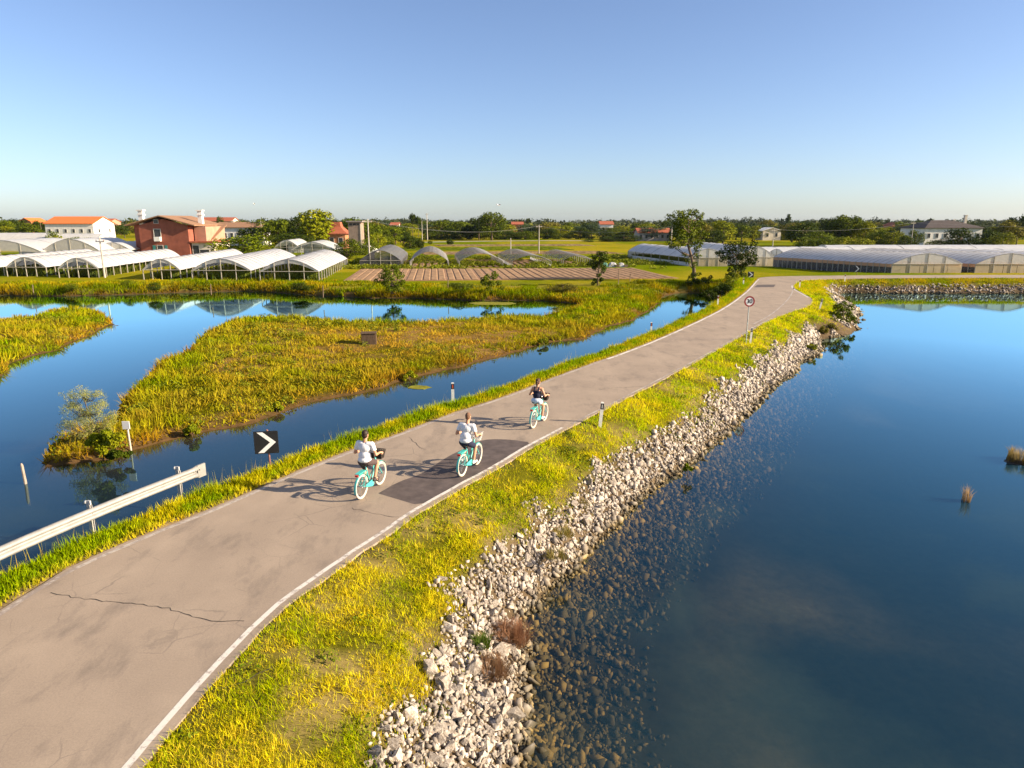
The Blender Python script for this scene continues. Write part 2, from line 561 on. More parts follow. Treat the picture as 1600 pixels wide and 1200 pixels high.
# ------------------------------------------------------------------ water
def water_mat(name, body, dens, rip, tint, boost):
    m, nt, b, nd, lk = node_mat(name)
    nd.remove(b)
    out = nd['Material Output']
    at = nd.new('ShaderNodeAttribute'); at.attribute_name = 'depth'
    mu = nd.new('ShaderNodeMath'); mu.operation = 'MULTIPLY'; mu.inputs[1].default_value = -dens
    lk.new(at.outputs['Fac'], mu.inputs[0])
    ex = nd.new('ShaderNodeMath'); ex.operation = 'EXPONENT'; lk.new(mu.outputs[0], ex.inputs[0])
    tr = nd.new('ShaderNodeBsdfTransparent'); tr.inputs['Color'].default_value = (.92, .88, .70, 1)
    di = nd.new('ShaderNodeBsdfDiffuse'); di.inputs['Color'].default_value = (*body, 1)
    m1 = nd.new('ShaderNodeMixShader'); lk.new(ex.outputs[0], m1.inputs[0]); lk.new(di.outputs[0], m1.inputs[1]); lk.new(tr.outputs[0], m1.inputs[2])
    gl = nd.new('ShaderNodeBsdfGlossy'); gl.inputs['Roughness'].default_value = .015; gl.inputs['Color'].default_value = (*tint, 1)
    fr = nd.new('ShaderNodeFresnel'); gb = nd.new('ShaderNodeNewGeometry')
    io = nd.new('ShaderNodeMapRange'); io.inputs['To Min'].default_value = 1.333; io.inputs['To Max'].default_value = .75
    lk.new(gb.outputs['Backfacing'], io.inputs[0]); lk.new(io.outputs[0], fr.inputs['IOR'])
    fq = nd.new('ShaderNodeMath'); fq.operation = 'MULTIPLY_ADD'; fq.inputs[1].default_value = boost; fq.inputs[2].default_value = 1.0; lk.new(fr.outputs[0], fq.inputs[0])
    fm = nd.new('ShaderNodeMath'); fm.operation = 'MULTIPLY'; fm.use_clamp = True
    lk.new(fr.outputs[0], fm.inputs[0]); lk.new(fq.outputs[0], fm.inputs[1])
    n = noise_node(nt, 1.0, 3, .5, stretch=rip)
    n2 = noise_node(nt, .12, 2, .5)
    mm = nd.new('ShaderNodeMath'); mm.operation = 'MULTIPLY'; lk.new(n.outputs['Fac'], mm.inputs[0]); lk.new(n2.outputs['Fac'], mm.inputs[1])
    bp = nd.new('ShaderNodeBump'); bp.inputs['Strength'].default_value = .22; bp.inputs['Distance'].default_value = .012
    lk.new(mm.outputs[0], bp.inputs['Height'])
    lk.new(bp.outputs[0], gl.inputs['Normal'])
    mx = nd.new('ShaderNodeMixShader'); lk.new(fm.outputs[0], mx.inputs[0]); lk.new(m1.outputs[0], mx.inputs[1]); lk.new(gl.outputs[0], mx.inputs[2])
    lk.new(mx.outputs[0], out.inputs['Surface'])
    return m


fz = GZ[gf].min(1)
fcx, fcy = fx[gf].mean(1), fy[gf].mean(1)
wet = (fz < 0.02) & (fcy < 98) & (fcy > -70) & (np.abs(fcx) < 150)
fr_ = RIGHT[gf].mean(1) > .5
for nm, sel, mt, lab in (('water', wet & fr_, water_mat('pond_water', (.008, .038, .066), .70, (1.6, 3.4, 1), (.54, .87, .97), 3.3), 'wide blue pond to the right of the road'),
                         ('water', wet & ~fr_, water_mat('lagoon_water', (.010, .024, .034), 1.2, (1.5, 3.5, 1), (.54, .87, .97), 2.3), 'still blue lagoon and channel to the left of the road')):
    f = gf[sel]
    used, inv = np.unique(f.ravel(), return_inverse=True)
    me = np_mesh(nm, np.stack([fx[used], fy[used], np.zeros(len(used))], 1), inv.reshape(-1, 4), mt, True)
    da = me.attributes.new('depth', 'FLOAT', 'POINT'); da.data.foreach_set('value', np.maximum(-GZ[used], 0).astype(np.float32))
    tag(link(nm, me), lab, 'water', kind='structure')

# ------------------------------------------------------------------ road
rm, nt, b, nd, lk = node_mat('asphalt')
nf = noise_node(nt, 30.0, 6, .95)
nl = noise_node(nt, .55, 5, .6)
nw = noise_node(nt, .9, 4, .6, stretch=(1.0, .12, 1.0))
cr = nd.new('ShaderNodeValToRGB')
cr.color_ramp.elements[0].position = .3; cr.color_ramp.elements[0].color = (.172, .132, .098, 1)
cr.color_ramp.elements[1].position = .75; cr.color_ramp.elements[1].color = (.372, .294, .220, 1)
e = cr.color_ramp.elements.new(.55); e.color = (.268, .211, .160, 1)
ad = nd.new('ShaderNodeMath'); ad.operation = 'ADD'
m1 = nd.new('ShaderNodeMath'); m1.operation = 'MULTIPLY'; m1.inputs[1].default_value = .72; lk.new(nf.outputs['Fac'], m1.inputs[0])
m2 = nd.new('ShaderNodeMath'); m2.operation = 'MULTIPLY'; m2.inputs[1].default_value = .33; lk.new(nl.outputs['Fac'], m2.inputs[0])
m3 = nd.new('ShaderNodeMath'); m3.operation = 'MULTIPLY_ADD'; m3.inputs[1].default_value = .16; lk.new(nw.outputs['Fac'], m3.inputs[0])
lk.new(m1.outputs[0], ad.inputs[0]); lk.new(m2.outputs[0], ad.inputs[1]); lk.new(ad.outputs[0], m3.inputs[2])
lk.new(m3.outputs[0], cr.inputs[0])
ns = noise_node(nt, 1.3, 6, .7, stretch=(1.0, .45, 1.0))
sr = nd.new('ShaderNodeMapRange'); sr.inputs['From Min'].default_value = .52; sr.inputs['From Max'].default_value = .72; sr.inputs['To Max'].default_value = .5
lk.new(ns.outputs['Fac'], sr.inputs[0])
tcv = nd.new('ShaderNodeTexCoord')
wob_ = noise_node(nt, 2.5, 4, .6)
wm = nd.new('ShaderNodeMix'); wm.data_type = 'RGBA'; wm.inputs[0].default_value = .12
lk.new(tcv.outputs['Object'], wm.inputs[6]); lk.new(wob_.outputs['Color'], wm.inputs[7])
vo = nd.new('ShaderNodeTexVoronoi'); vo.feature = 'DISTANCE_TO_EDGE'; vo.inputs['Scale'].default_value = 1.1
lk.new(wm.outputs[2], vo.inputs['Vector'])
vr = nd.new('ShaderNodeMapRange'); vr.inputs['From Min'].default_value = .016; vr.inputs['From Max'].default_value = .004; vr.inputs['To Max'].default_value = 1.0
lk.new(vo.outputs['Distance'], vr.inputs[0])
nk = noise_node(nt, .35, 3, .6)
kr = nd.new('ShaderNodeMapRange'); kr.inputs['From Min'].default_value = .52; kr.inputs['From Max'].default_value = .62; kr.inputs['To Max'].default_value = .4
lk.new(nk.outputs['Fac'], kr.inputs[0])
km = nd.new('ShaderNodeMath'); km.operation = 'MULTIPLY'; lk.new(vr.outputs[0], km.inputs[0]); lk.new(kr.outputs[0], km.inputs[1])
mxs = nd.new('ShaderNodeMath'); mxs.operation = 'MAXIMUM'; lk.new(km.outputs[0], mxs.inputs[0]); lk.new(sr.outputs[0], mxs.inputs[1])
dk = nd.new('ShaderNodeMix'); dk.data_type = 'RGBA'; dk.inputs[7].default_value = (.10, .083, .072, 1)
lk.new(mxs.outputs[0], dk.inputs[0]); lk.new(cr.outputs[0], dk.inputs[6]); lk.new(dk.outputs[2], b.inputs['Base Color'])
b.inputs['Roughness'].default_value = .85; setspec(b, .25)
bp = nd.new('ShaderNodeBump'); bp.inputs['Strength'].default_value = .35; bp.inputs['Distance'].default_value = .01
lk.new(nf.outputs['Fac'], bp.inputs['Height']); lk.new(bp.outputs[0], b.inputs['Normal'])


def ragged(pts, seed, amp=.10):
    out = []
    for i in range(len(pts) - 1):
        a, b_ = pts[i], pts[i + 1]
        L = (b_ - a).length
        n = max(1, int(L / .25)) if 0 < a.y < 60 else max(1, int(L / 1.5))
        d = (b_ - a).normalized() if L > 0 else Vector((0, 1))
        for k in range(n):
            p = a + (b_ - a) * (k / n)
            o = (fbm(np.array([p.x]), np.array([p.y]), .7, seed, 3)[0] - .5) * 2 * amp
            out.append(p + Vector((-d.y, d.x)) * o)
    return out + [pts[-1]]


mb = MB()
mb.prism([(p.x, p.y) for p in ragged(EDGE_L, 61, .06) + ragged(EDGE_R, 62, .09)[::-1]], ROAD_Z - .14, ROAD_Z)
road = mb.build('road', rm)
tag(road, 'narrow warm grey asphalt road curving between the waters', 'road', kind='structure')


def ribbon(pts, off, w, z, name, mat, parent, s0=None, s1=None):
    """flat strip along a polyline, offset to its left by off"""
    vs = []
    q = []
    for i, p in enumerate(pts):
        a, b_ = pts[max(i - 1, 0)], pts[min(i + 1, len(pts) - 1)]
        d = (b_ - a).normalized(); nrm = Vector((-d.y, d.x))
        q.append((p + nrm * (off - w / 2), p + nrm * (off + w / 2)))
    if s0 is not None:
        q = [e_ for e_, p in zip(q, pts) if s0 <= p.y <= s1]
    for l, r in q: vs += [(l.x, l.y, z), (r.x, r.y, z)]
    fs = [(2 * i, 2 * i + 1, 2 * i + 3, 2 * i + 2) for i in range(len(q) - 1)]
    return link(name, np_mesh(name, np.array(vs), np.array(fs), mat), parent)


def paint_mat(name, col, wear):
    m, nt, b, nd, lk = node_mat(name)
    n = noise_node(nt, 7.0, 8, .75)
    n2 = noise_node(nt, .6, 3, .6)
    ad = nd.new('ShaderNodeMath'); ad.operation = 'MULTIPLY_ADD'; ad.inputs[1].default_value = .6
    lk.new(n2.outputs['Fac'], ad.inputs[0]); lk.new(n.outputs['Fac'], ad.inputs[2])
    r = nd.new('ShaderNodeValToRGB')
    r.color_ramp.elements[0].position = wear - .06; r.color_ramp.elements[0].color = (*col, 1)
    r.color_ramp.elements[1].position = wear + .08; r.color_ramp.elements[1].color = (.25, .205, .175, 1)
    lk.new(ad.outputs[0], r.inputs[0]); lk.new(r.outputs[0], b.inputs['Base Color'])
    b.inputs['Roughness'].default_value = .75; setspec(b, .25)
    return m


white_line = paint_mat('worn_road_paint', (.60, .56, .50), .86)
faint_line = paint_mat('faint_road_paint', (.42, .37, .32), .80)
RL = ragged(EDGE_R, 62, .03)
ribbon(RL, .21, .11, ROAD_Z + .004, 'edge_line', white_line, road, 2, 23.5)
ribbon(RL, .16, .09, ROAD_Z + .004, 'edge_line', faint_line, road, 23.6, 52)
ribbon(EDGE_R, .22, .16, ROAD_Z + .004, 'edge_line', white_line, road, 66, 80)
ribbon(ragged(EDGE_L, 63, .03), -.16, .12, ROAD_Z + .004, 'edge_line', faint_line, road, -10, 36)
ribbon(ragged(EDGE_L, 63, .03), -.14, .16, ROAD_Z + .004, 'edge_line', white_line, road, 36, 89)
# line across the mouth of the lay-by
lay = smooth_line([G(x, y, ROAD_Z).xy for x, y in [(1178, 506), (1205, 492), (1228, 472), (1237, 460), (1240, 450)]])
ribbon(lay, 0, .12, ROAD_Z + .004, 'edge_line', faint_line, road)
# resurfaced dark patch
patch_m = pm('patch_asphalt', (.098, .076, .068), .8, .22, 3.0, .3, bump=.15)
pp = [(591, 771), (622, 753), (655, 742), (672, 732), (700, 713), (728, 700), (745, 690), (765, 686), (800, 687), (833, 692), (812, 705), (770, 731), (722, 757), (690, 775), (655, 790), (628, 782)]
PP = smooth_line([G(x, y, ROAD_Z).xy for x, y in pp] + [G(*pp[0], ROAD_Z).xy], 1)
mb = MB(); mb.add([(p.x, p.y, ROAD_Z + .003) for p in PP[:-1]], [tuple(range(len(PP) - 1))])
mb.build('asphalt_patch', patch_m, road)
pp = [(1183, 445), (1212, 444.5), (1209, 448.5), (1178, 449)]
mb = MB(); mb.add([G(x, y, ROAD_Z + .003) for x, y in pp], [(0, 1, 2, 3)])
mb.build('asphalt_patch', patch_m, road)
# cracks
crack_m = pm('crack', (.05, .042, .038), .9, .2, 10)


def crack(px, w, seed):
    r_ = random.Random(seed)
    pts = [G(x, y, ROAD_Z).xy for x, y in px]
    q = []
    for a, b_ in zip(pts[:-1], pts[1:]):
        n = max(2, int((b_ - a).length / .12))
        for k in range(n):
            q.append(a + (b_ - a) * (k / n) + Vector((r_.uniform(-.035, .035), r_.uniform(-.035, .035))))
    vs = []
    for i, p in enumerate(q):
        a, b_ = q[max(i - 1, 0)], q[min(i + 1, len(q) - 1)]
        d = (b_ - a).normalized(); nn = Vector((-d.y, d.x)) * w * r_.uniform(.3, 1.2) * .5
        vs += [(p.x - nn.x, p.y - nn.y, ROAD_Z + .0035), (p.x + nn.x, p.y + nn.y, ROAD_Z + .0035)]
    link('crack', np_mesh('crack', np.array(vs), np.array([(2 * i, 2 * i + 1, 2 * i + 3, 2 * i + 2) for i in range(len(q) - 1)]), crack_m), road)


crack([(80, 927), (150, 938), (225, 944), (262, 951), (310, 967), (345, 971), (395, 970)], .022, 1)
crack([(548, 794), (575, 800), (600, 806), (632, 808)], .018, 2)
crack([(640, 683), (655, 699), (668, 704)], .018, 3)
crack([(430, 1040), (380, 1065), (300, 1090)], .015, 4)
crack([(930, 610), (960, 606), (1010, 604), (1060, 577)], .02, 5)

# ------------------------------------------------------------------ scatter helpers
def area_points(n, x0, x1, y0, y1, weight=None, seed=0):
    r_ = np.random.default_rng(seed)
    x = r_.uniform(x0, x1, n); y = r_.uniform(y0, y1, n)
    return x, y


def blades(x, y, z, h, w, col, seed, lean=.5, tip=(1.25, 1.2, 1.1), two=False):
    """one narrow bent leaf for every root point; colours vary from root to tip"""
    r_ = np.random.default_rng(seed)
    n = len(x)
    ang = r_.uniform(0, 2 * np.pi, n)
    la = r_.uniform(0, 2 * np.pi, n); lm = r_.uniform(0, 1, n) ** .7 * lean
    dx, dy = np.cos(ang) * w / 2, np.sin(ang) * w / 2
    lx, ly = np.cos(la) * lm * h, np.sin(la) * lm * h
    hz = h * np.sqrt(np.clip(1 - (lm * .8) ** 2, .2, 1))
    root = np.stack([x, y, z - .02], 1)
    v0 = root + np.stack([-dx, -dy, 0 * x], 1); v1 = root + np.stack([dx, dy, 0 * x], 1)
    if not two:
        v2 = root + np.stack([lx, ly, hz], 1)
        V = np.stack([v0, v1, v2], 1).reshape(-1, 3)
        F = np.arange(3 * n).reshape(-1, 3)
        C = np.stack([col * .8, col * .8, col * np.array(tip)], 1).reshape(-1, 3)
    else:
        mid = root + np.stack([lx * .35, ly * .35, hz * .62], 1)
        m0 = mid + np.stack([-dx, -dy, 0 * x], 1) * .75; m1 = mid + np.stack([dx, dy, 0 * x], 1) * .75
        v2 = root + np.stack([lx, ly, hz * .96], 1)
        V = np.stack([v0, v1, m1, m0, v2], 1).reshape(-1, 3)
        b0 = np.arange(n)[:, None] * 5
        F = np.concatenate([b0 + np.array([[0, 1, 2]]), b0 + np.array([[0, 2, 3]]), b0 + np.array([[3, 2, 4]])], 0)
        C = np.stack([col * .75, col * .75, col, col, col * np.array(tip)], 1).reshape(-1, 3)
    return V, F, np.clip(C, 0, 1)


grass_m = leafmat('grass_leaf', .3, .0, .8)


def join_blades(sets):
    V, F, C = [], [], []; b0 = 0
    for v, f, c in sets:
        V.append(v); F.append(f + b0); C.append(c); b0 += len(v)
    return np.concatenate(V), np.concatenate(F), np.concatenate(C)


def grass_obj(name, sets, label, cat):
    V, F, C = join_blades(sets)
    C = np.clip(C * np.array([1.48, 1.46, .22]), 0, .8)      # young marsh and meadow grass holds hardly any blue
    o = link(name, np_mesh(name, V, F, grass_m, False, C))
    return tag(o, label, cat, kind='stuff')


def patch_col(x, y, green, dry, sc, seed, lo=.35, hi=.65, jit=.25):
    f = sstep(lo, hi, fbm(x, y, sc, seed, 4))
    c = mixc(green, dry, f)
    r_ = np.random.default_rng(seed)
    return c * (1 + r_.uniform(-jit, jit, len(x)))[:, None] * (1 + r_.uniform(-.1, .1, (len(x), 3)))


def thin(x, y, dens, near):
    """keep points with a density that falls off with distance from the camera's side of the place"""
    d = np.hypot(x, y)
    return np.random.default_rng(len(x)).uniform(0, 1, len(x)) < np.clip(near / d, 0, 1) ** dens


def strip_points(edge, side, n, width, y0, y1, fall, near, seed):
    """random points beside a road edge, thinned with distance"""
    r_ = np.random.default_rng(seed)
    e = [p for p in edge if y0 - 3 < p.y < y1 + 3]
    a = np.array([(p.x, p.y) for p in e]); dv = a[1:] - a[:-1]; L = np.hypot(dv[:, 0], dv[:, 1]) + 1e-9
    mid = np.hypot(*(a[1:] + a[:-1]).T / 2)
    wgt = L * np.clip(near / mid, 0, 1) ** fall
    k = r_.choice(len(L), n, p=wgt / wgt.sum()); f = r_.uniform(0, 1, n)
    nrm = np.stack([dv[:, 1], -dv[:, 0]], 1) / L[:, None] * side
    o_ = r_.uniform(-.1, width, n)
    p = a[k] + dv[k] * f[:, None] + nrm[k] * o_[:, None]
    return p[:, 0], p[:, 1]


# ------------------------------------------------------------------ right verge grass
def verge_edge(x, y):
    return .58 + (fbm(x, y, 1.5, 71, 3) - .5) * .36


x, y = strip_points(EDGE_R, 1, 640000, 5.2, 3, 86, 1.25, 8.0, 1)
sd, dr, rt, z, t, _ = survey(x, y)
k = rt & (sd > .1) & (dr > -.0 + .06 * np.random.default_rng(5).uniform(0, 1, len(x))) & (t < verge_edge(x, y) + .30 * np.random.default_rng(6).uniform(0, 1, len(x)) ** 7) & (dr < 9)
x, y, z, dr, sd = x[k], y[k], z[k], dr[k], sd[k]
d = np.hypot(x, y)
r_ = np.random.default_rng(9)
kk = (fbm(x, y, 1.0, 87, 3) < .60) | (np.random.default_rng(19).uniform(0, 1, len(x)) < .25)
x, y, z, dr, sd, d = x[kk], y[kk], z[kk], dr[kk], sd[kk], d[kk]
clump = fbm(x, y, .55, 81, 3)
h = (.03 + .11 * r_.uniform(0, 1, len(x)) ** 1.8) * (.30 + 1.6 * clump) * (1 + d / 80)
w = np.clip(.004 + .0009 * d, .009, .06) * r_.uniform(.7, 1.3, len(x))
near_f = sstep(26, 12, d)
c = patch_col(x, y, (.185, .225, .005), (.430, .345, .05), .8, 91, .28, .80, .6)
c2 = patch_col(x, y, (.225, .295, .005), (.420, .375, .028), 1.3, 92, .32, .85, .5)
c = mixc(c2, c, near_f)
dryf = np.random.default_rng(77).uniform(0, 1, len(x)) < .10 + .28 * sstep(.5, .7, fbm(x, y, .5, 95, 2))
c = np.where(dryf[:, None], np.array([.46, .35, .13]) * np.random.default_rng(78).uniform(.7, 1.2, (len(x), 1)), c)
print('verge blades', len(x))
V1 = blades(x, y, z, h, w, c, 11, lean=1.1)
grass_obj('verge_grass', [V1], 'short yellow-green grass on the bank between road and rocks', 'grass')

# ------------------------------------------------------------------ left verge grass, weeds at the water's edge
x, y = strip_points(EDGE_L, -1, 200000, 2.5, 6, 86, .9, 12.0, 2)
sd, dr, rt, z, t, _ = survey(x, y)
k = (~rt) & (sd > .05) & (dr > .05 + .25 * np.random.default_rng(6).uniform(0, 1, len(x)) ** 2) & (dr < 2.8)
x, y, z, dr = x[k], y[k], z[k], dr[k]
d = np.hypot(x, y); r_ = np.random.default_rng(10)
clump = fbm(x, y, .6, 83, 3)
h = (.05 + .17 * r_.uniform(0, 1, len(x)) ** 1.3) * (.45 + 1.3 * clump) * (.6 + .5 * np.clip(dr, 0, 1.6)) * (1 + d / 80)
w = np.clip(.018 + .0009 * d, .02, .06) * r_.uniform(.7, 1.3, len(x))
c = patch_col(x, y, (.115, .165, .008), (.250, .225, .022), 1.1, 93, .40, .76, .45)
c = mixc(c, (.36, .26, .11), np.clip(1 - dr / .35, 0, 1) * .7)
S1 = blades(x, y, z, h, w, c, 12, lean=.8)
k2 = (dr > 1.1) & (r_.uniform(0, 1, len(x)) < .035) & (fbm(x, y, 1.6, 85, 2) > .52)
x, y, z, d = x[k2], y[k2], z[k2], d[k2]
S2 = blades(x, y, z, r_.uniform(.35, .95, len(x)), np.clip(.010 + .0004 * d, .012, .03), patch_col(x, y, (.20, .17, .075), (.34, .27, .17), .8, 94), 13, lean=.35)
print('left verge', len(S1[0]) // 3)
grass_obj('verge_grass', [S1, S2], 'bright green weedy grass strip between road and channel', 'grass')

# ------------------------------------------------------------------ marsh vegetation on the spit and the islet
x, y = area_points(700000, -75, 22, 20, 86, seed=3)
k = thin(x, y, .8, 30.0); x, y = x[k], y[k]
sd, dr, rt, z, t, _ = survey(x, y)
k = (~rt) & (sd > .12) & (dr > 5.2) & (y < 83 - .0 * x)
x, y, z, sd = x[k], y[k], z[k], sd[k]
d = np.hypot(x, y); r_ = np.random.default_rng(12)
big = fbm(x, y, 9.0, 101, 3)
# bare salt-marsh flat in the middle of the spit
cx, cy = G(650, 520, .5).xy
flat = np.exp(-(((x - cx) / 11) ** 2 + ((y - cy) / 9) ** 2) * 1.3) * (sd > 2.0)
flat = np.clip(flat + .5 * sstep(.56, .7, big), 0, 1)
clump = fbm(x, y, 1.1, 103, 3)
h = (.14 + .42 * r_.uniform(0, 1, len(x))) * (.18 + 3.2 * clump ** 2.4) * (1 - .75 * flat) * (1 + d / 150)
h = np.minimum(h, .62)
w = np.clip(.02 + .0012 * d, .03, .11) * r_.uniform(.7, 1.4, len(x))
c = patch_col(x, y, (.115, .165, .006), (.240, .215, .034), 1.6, 105, .30, .80, .6)
c = mixc(c, patch_col(x, y, (.300, .185, .120), (.230, .190, .050), 1.4, 107, .35, .7, .25), flat)
shore_f = np.clip(1.3 - sd / .9, 0, 1) * sstep(.3, .62, fbm(x, y, 1.8, 109, 2))
c = mixc(c, patch_col(x, y, (.300, .175, .080), (.230, .110, .040), .8, 111), shore_f * .8)
S1 = blades(x, y, z, h, w, c, 14, lean=1.1)
print('marsh', len(x))
grass_obj('marsh_grass', [S1], 'tall yellow-green and ochre marsh grass on the spit and islet', 'marsh grass')

# ------------------------------------------------------------------ rough growth along the north shore and the far right bank
x, y = area_points(260000, -110, 30, 74, 99, seed=4)
sd, dr, rt, z, t, _ = survey(x, y)
lim = 9.5 - .04 * np.abs(x + 20)
k = (~rt) & (sd > .05) & (sd < lim) & (dr > 3) & (fbm(x, y, 2.2, 121, 3) > np.where(sd < 3, .34, .5))
x, y, z, sd = x[k], y[k], z[k], sd[k]
r_ = np.random.default_rng(14)
h = (.25 + .6 * r_.uniform(0, 1, len(x))) * (.3 + 1.5 * fbm(x, y, 1.7, 123, 2)) * (.85 - .06 * sd)
w = r_.uniform(.05, .13, len(x))
c = patch_col(x, y, (.085, .115, .006), (.205, .160, .026), 2.0, 125, .34, .76, .6)
c = mixc(c, (.105, .060, .020), np.clip(1.2 - sd / .9, 0, 1) * sstep(.4, .6, fbm(x, y, 1.5, 127, 2)) * .8)
S1 = blades(x, y, z, h, w, c, 15, lean=.7)
print('north', len(x))
grass_obj('bank_scrub', [S1], 'rough ochre and green growth along the far lagoon shore', 'scrub')
x, y = area_points(160000, 26, 110, 72, 91, seed=5)
sd, dr, rt, z, t, _ = survey(x, y)
k = rt & (sd > .05) & (dr > .15) & (t < .62 + (fbm(x, y, 2.0, 131, 2) - .5) * .3) & (dr < 9)
x, y, z, t = x[k], y[k], z[k], t[k]
r_ = np.random.default_rng(15)
S1 = blades(x, y, z, r_.uniform(.08, .3, len(x)), r_.uniform(.05, .10, len(x)), patch_col(x, y, (.165, .195, .008), (.300, .235, .025), 2.5, 133), 16, lean=.8)
grass_obj('verge_grass', [S1], 'grass on the far bank where the road bends right', 'grass')

# ------------------------------------------------------------------ stone riprap
def rock_mesh(seed, mat, n=12):
    r_ = np.random.default_rng(seed)
    p = r_.normal(size=(n, 3)); p /= np.linalg.norm(p, axis=1)[:, None]
    p *= r_.uniform(.6, 1.05, (n, 1)); p *= np.array([1.15, r_.uniform(.6, .95), r_.uniform(.45, .8)])
    bm = bmesh.new()
    for q in p: bm.verts.new(q)
    res = bmesh.ops.convex_hull(bm, input=bm.verts)
    for v in [v for v in bm.verts if not v.link_faces]: bm.verts.remove(v)
    bmesh.ops.triangulate(bm, faces=bm.faces)
    me = bpy.data.meshes.new('stone'); bm.to_mesh(me); bm.free()
    me.materials.append(mat)
    return me


stm, nt, b, nd, lk = node_mat('limestone')
n = noise_node(nt, 4.0, 6, .7)
n2 = noise_node(nt, .9, 3, .5)
r = nd.new('ShaderNodeValToRGB')
r.color_ramp.elements[0].position = .34; r.color_ramp.elements[0].color = (.22, .170, .125, 1)
r.color_ramp.elements[1].position = .62; r.color_ramp.elements[1].color = (.55, .485, .41, 1)
lk.new(n.outputs['Fac'], r.inputs[0])
geo = nd.new('ShaderNodeNewGeometry')
sepz = nd.new('ShaderNodeSeparateXYZ'); lk.new(geo.outputs['Position'], sepz.inputs[0])
alg = nd.new('ShaderNodeMapRange'); alg.inputs['From Min'].default_value = .30; alg.inputs['From Max'].default_value = .03   # weed and wet film up to the water line
lk.new(sepz.outputs['Z'], alg.inputs[0])
h_ = nd.new('ShaderNodeHueSaturation'); lk.new(r.outputs[0], h_.inputs['Color'])
rp = nd.new('ShaderNodeMapRange'); rp.inputs['To Min'].default_value = .45; rp.inputs['To Max'].default_value = 1.2
lk.new(geo.outputs['Random Per Island'], rp.inputs[0]); lk.new(rp.outputs[0], h_.inputs['Value'])
pw = nd.new('ShaderNodeMath'); pw.operation = 'POWER'; pw.inputs[1].default_value = 3.0; lk.new(geo.outputs['Random Per Island'], pw.inputs[0])
wet_c = nd.new('ShaderNodeMix'); wet_c.data_type = 'RGBA'; wet_c.inputs[6].default_value = (.055, .046, .024, 1); wet_c.inputs[7].default_value = (.27, .185, .060, 1)
lk.new(pw.outputs[0], wet_c.inputs[0])
mxc = nd.new('ShaderNodeMix'); mxc.data_type = 'RGBA'; mxc.inputs[7].default_value = (.135, .098, .036, 1)
mf = nd.new('ShaderNodeMath'); mf.operation = 'MULTIPLY'; mf.inputs[1].default_value = .95; lk.new(alg.outputs[0], mf.inputs[0])
lk.new(wet_c.outputs[2], mxc.inputs[7]); lk.new(mf.outputs[0], mxc.inputs[0]); lk.new(h_.outputs[0], mxc.inputs[6])
lk.new(mxc.outputs[2], b.inputs['Base Color']); b.inputs['Roughness'].default_value = .85; setspec(b, .2)
bp = nd.new('ShaderNodeBump'); bp.inputs['Strength'].default_value = .6; bp.inputs['Distance'].default_value = .03
lk.new(n.outputs['Fac'], bp.inputs['Height']); lk.new(bp.outputs[0], b.inputs['Normal'])
ROCKS = [rock_mesh(200 + i, stm) for i in range(10)]
ROCKV = []
for me in ROCKS:
    v = np.zeros(len(me.vertices) * 3); me.vertices.foreach_get('co', v)
    ROCKV.append((v.reshape(-1, 3), np.array([p.vertices[:] for p in me.polygons])))


def rand_rot(n, r_):
    q = r_.normal(size=(n, 4)); q /= np.linalg.norm(q, axis=1)[:, None]
    w_, x_, y_, z_ = q.T
    return np.stack([np.stack([1 - 2 * (y_ * y_ + z_ * z_), 2 * (x_ * y_ - z_ * w_), 2 * (x_ * z_ + y_ * w_)], 1),
                     np.stack([2 * (x_ * y_ + z_ * w_), 1 - 2 * (x_ * x_ + z_ * z_), 2 * (y_ * z_ - x_ * w_)], 1),
                     np.stack([2 * (x_ * z_ - y_ * w_), 2 * (y_ * z_ + x_ * w_), 1 - 2 * (x_ * x_ + y_ * y_)], 1)], 1)


def rock_field(x, y, z, s, seed):
    r_ = np.random.default_rng(seed)
    V, F = [], []; b0 = 0
    kind = r_.integers(0, len(ROCKV), len(x)); rot = rand_rot(len(x), r_)
    for i in range(len(ROCKV)):
        k = np.where(kind == i)[0]
        if not len(k): continue
        v, f = ROCKV[i]
        vv = np.einsum('nij,vj->nvi', rot[k], v) * s[k][:, None, None] + np.stack([x[k], y[k], z[k]], 1)[:, None, :]
        ff = f[None] + (np.arange(len(k)) * len(v))[:, None, None] + b0
        V.append(vv.reshape(-1, 3)); F.append(ff.reshape(-1, 3)); b0 += len(k) * len(v)
    return np.concatenate(V), np.concatenate(F)


x, y = strip_points(EDGE_R, 1, 185000, 12.0, 3, 76, .7, 12.0, 21)
sd, dr, rt, z, t, _ = survey(x, y)
r_ = np.random.default_rng(22)
edge = verge_edge(x, y)
gap = fbm(x, y, 1.6, 141, 2)
keep = rt & (dr > .8) & (sd > -2.7) & (t > edge - .03) & (dr < 12)
keep &= r_.uniform(0, 1, len(x)) < np.where(sd > 0, np.clip((t - edge + .03) * 9, .25, 1), np.clip(1.1 + sd / 2.5, 0, 1)) * .88
keep &= ~((y > 52) & (y < 62) & (x > 24) & (gap > .5))
x, y, z, sd = x[keep], y[keep], z[keep], sd[keep]
s = (.034 + .070 * r_.uniform(0, 1, len(x)) ** 1.8 + .09 * (r_.uniform(0, 1, len(x)) < .04)) * (1 + np.clip(np.hypot(x, y) - 14, 0, 60) / 60)
s *= 1.0 + .05 * (sd < 0)
z = z + s * .25
bank = empty('riprap_bank', (2.0, 18.0, .5))
tag(bank, 'slope of pale broken limestone between grass verge and pond', 'riprap')
big_px = s / np.hypot(x, y) * (sd > .25) * (y > 7.9)
order = np.argsort(-big_px)
single, rest = order[:288], order[288:]
print('stones', len(x))
V, F = rock_field(x[rest], y[rest], z[rest], s[rest], 23)
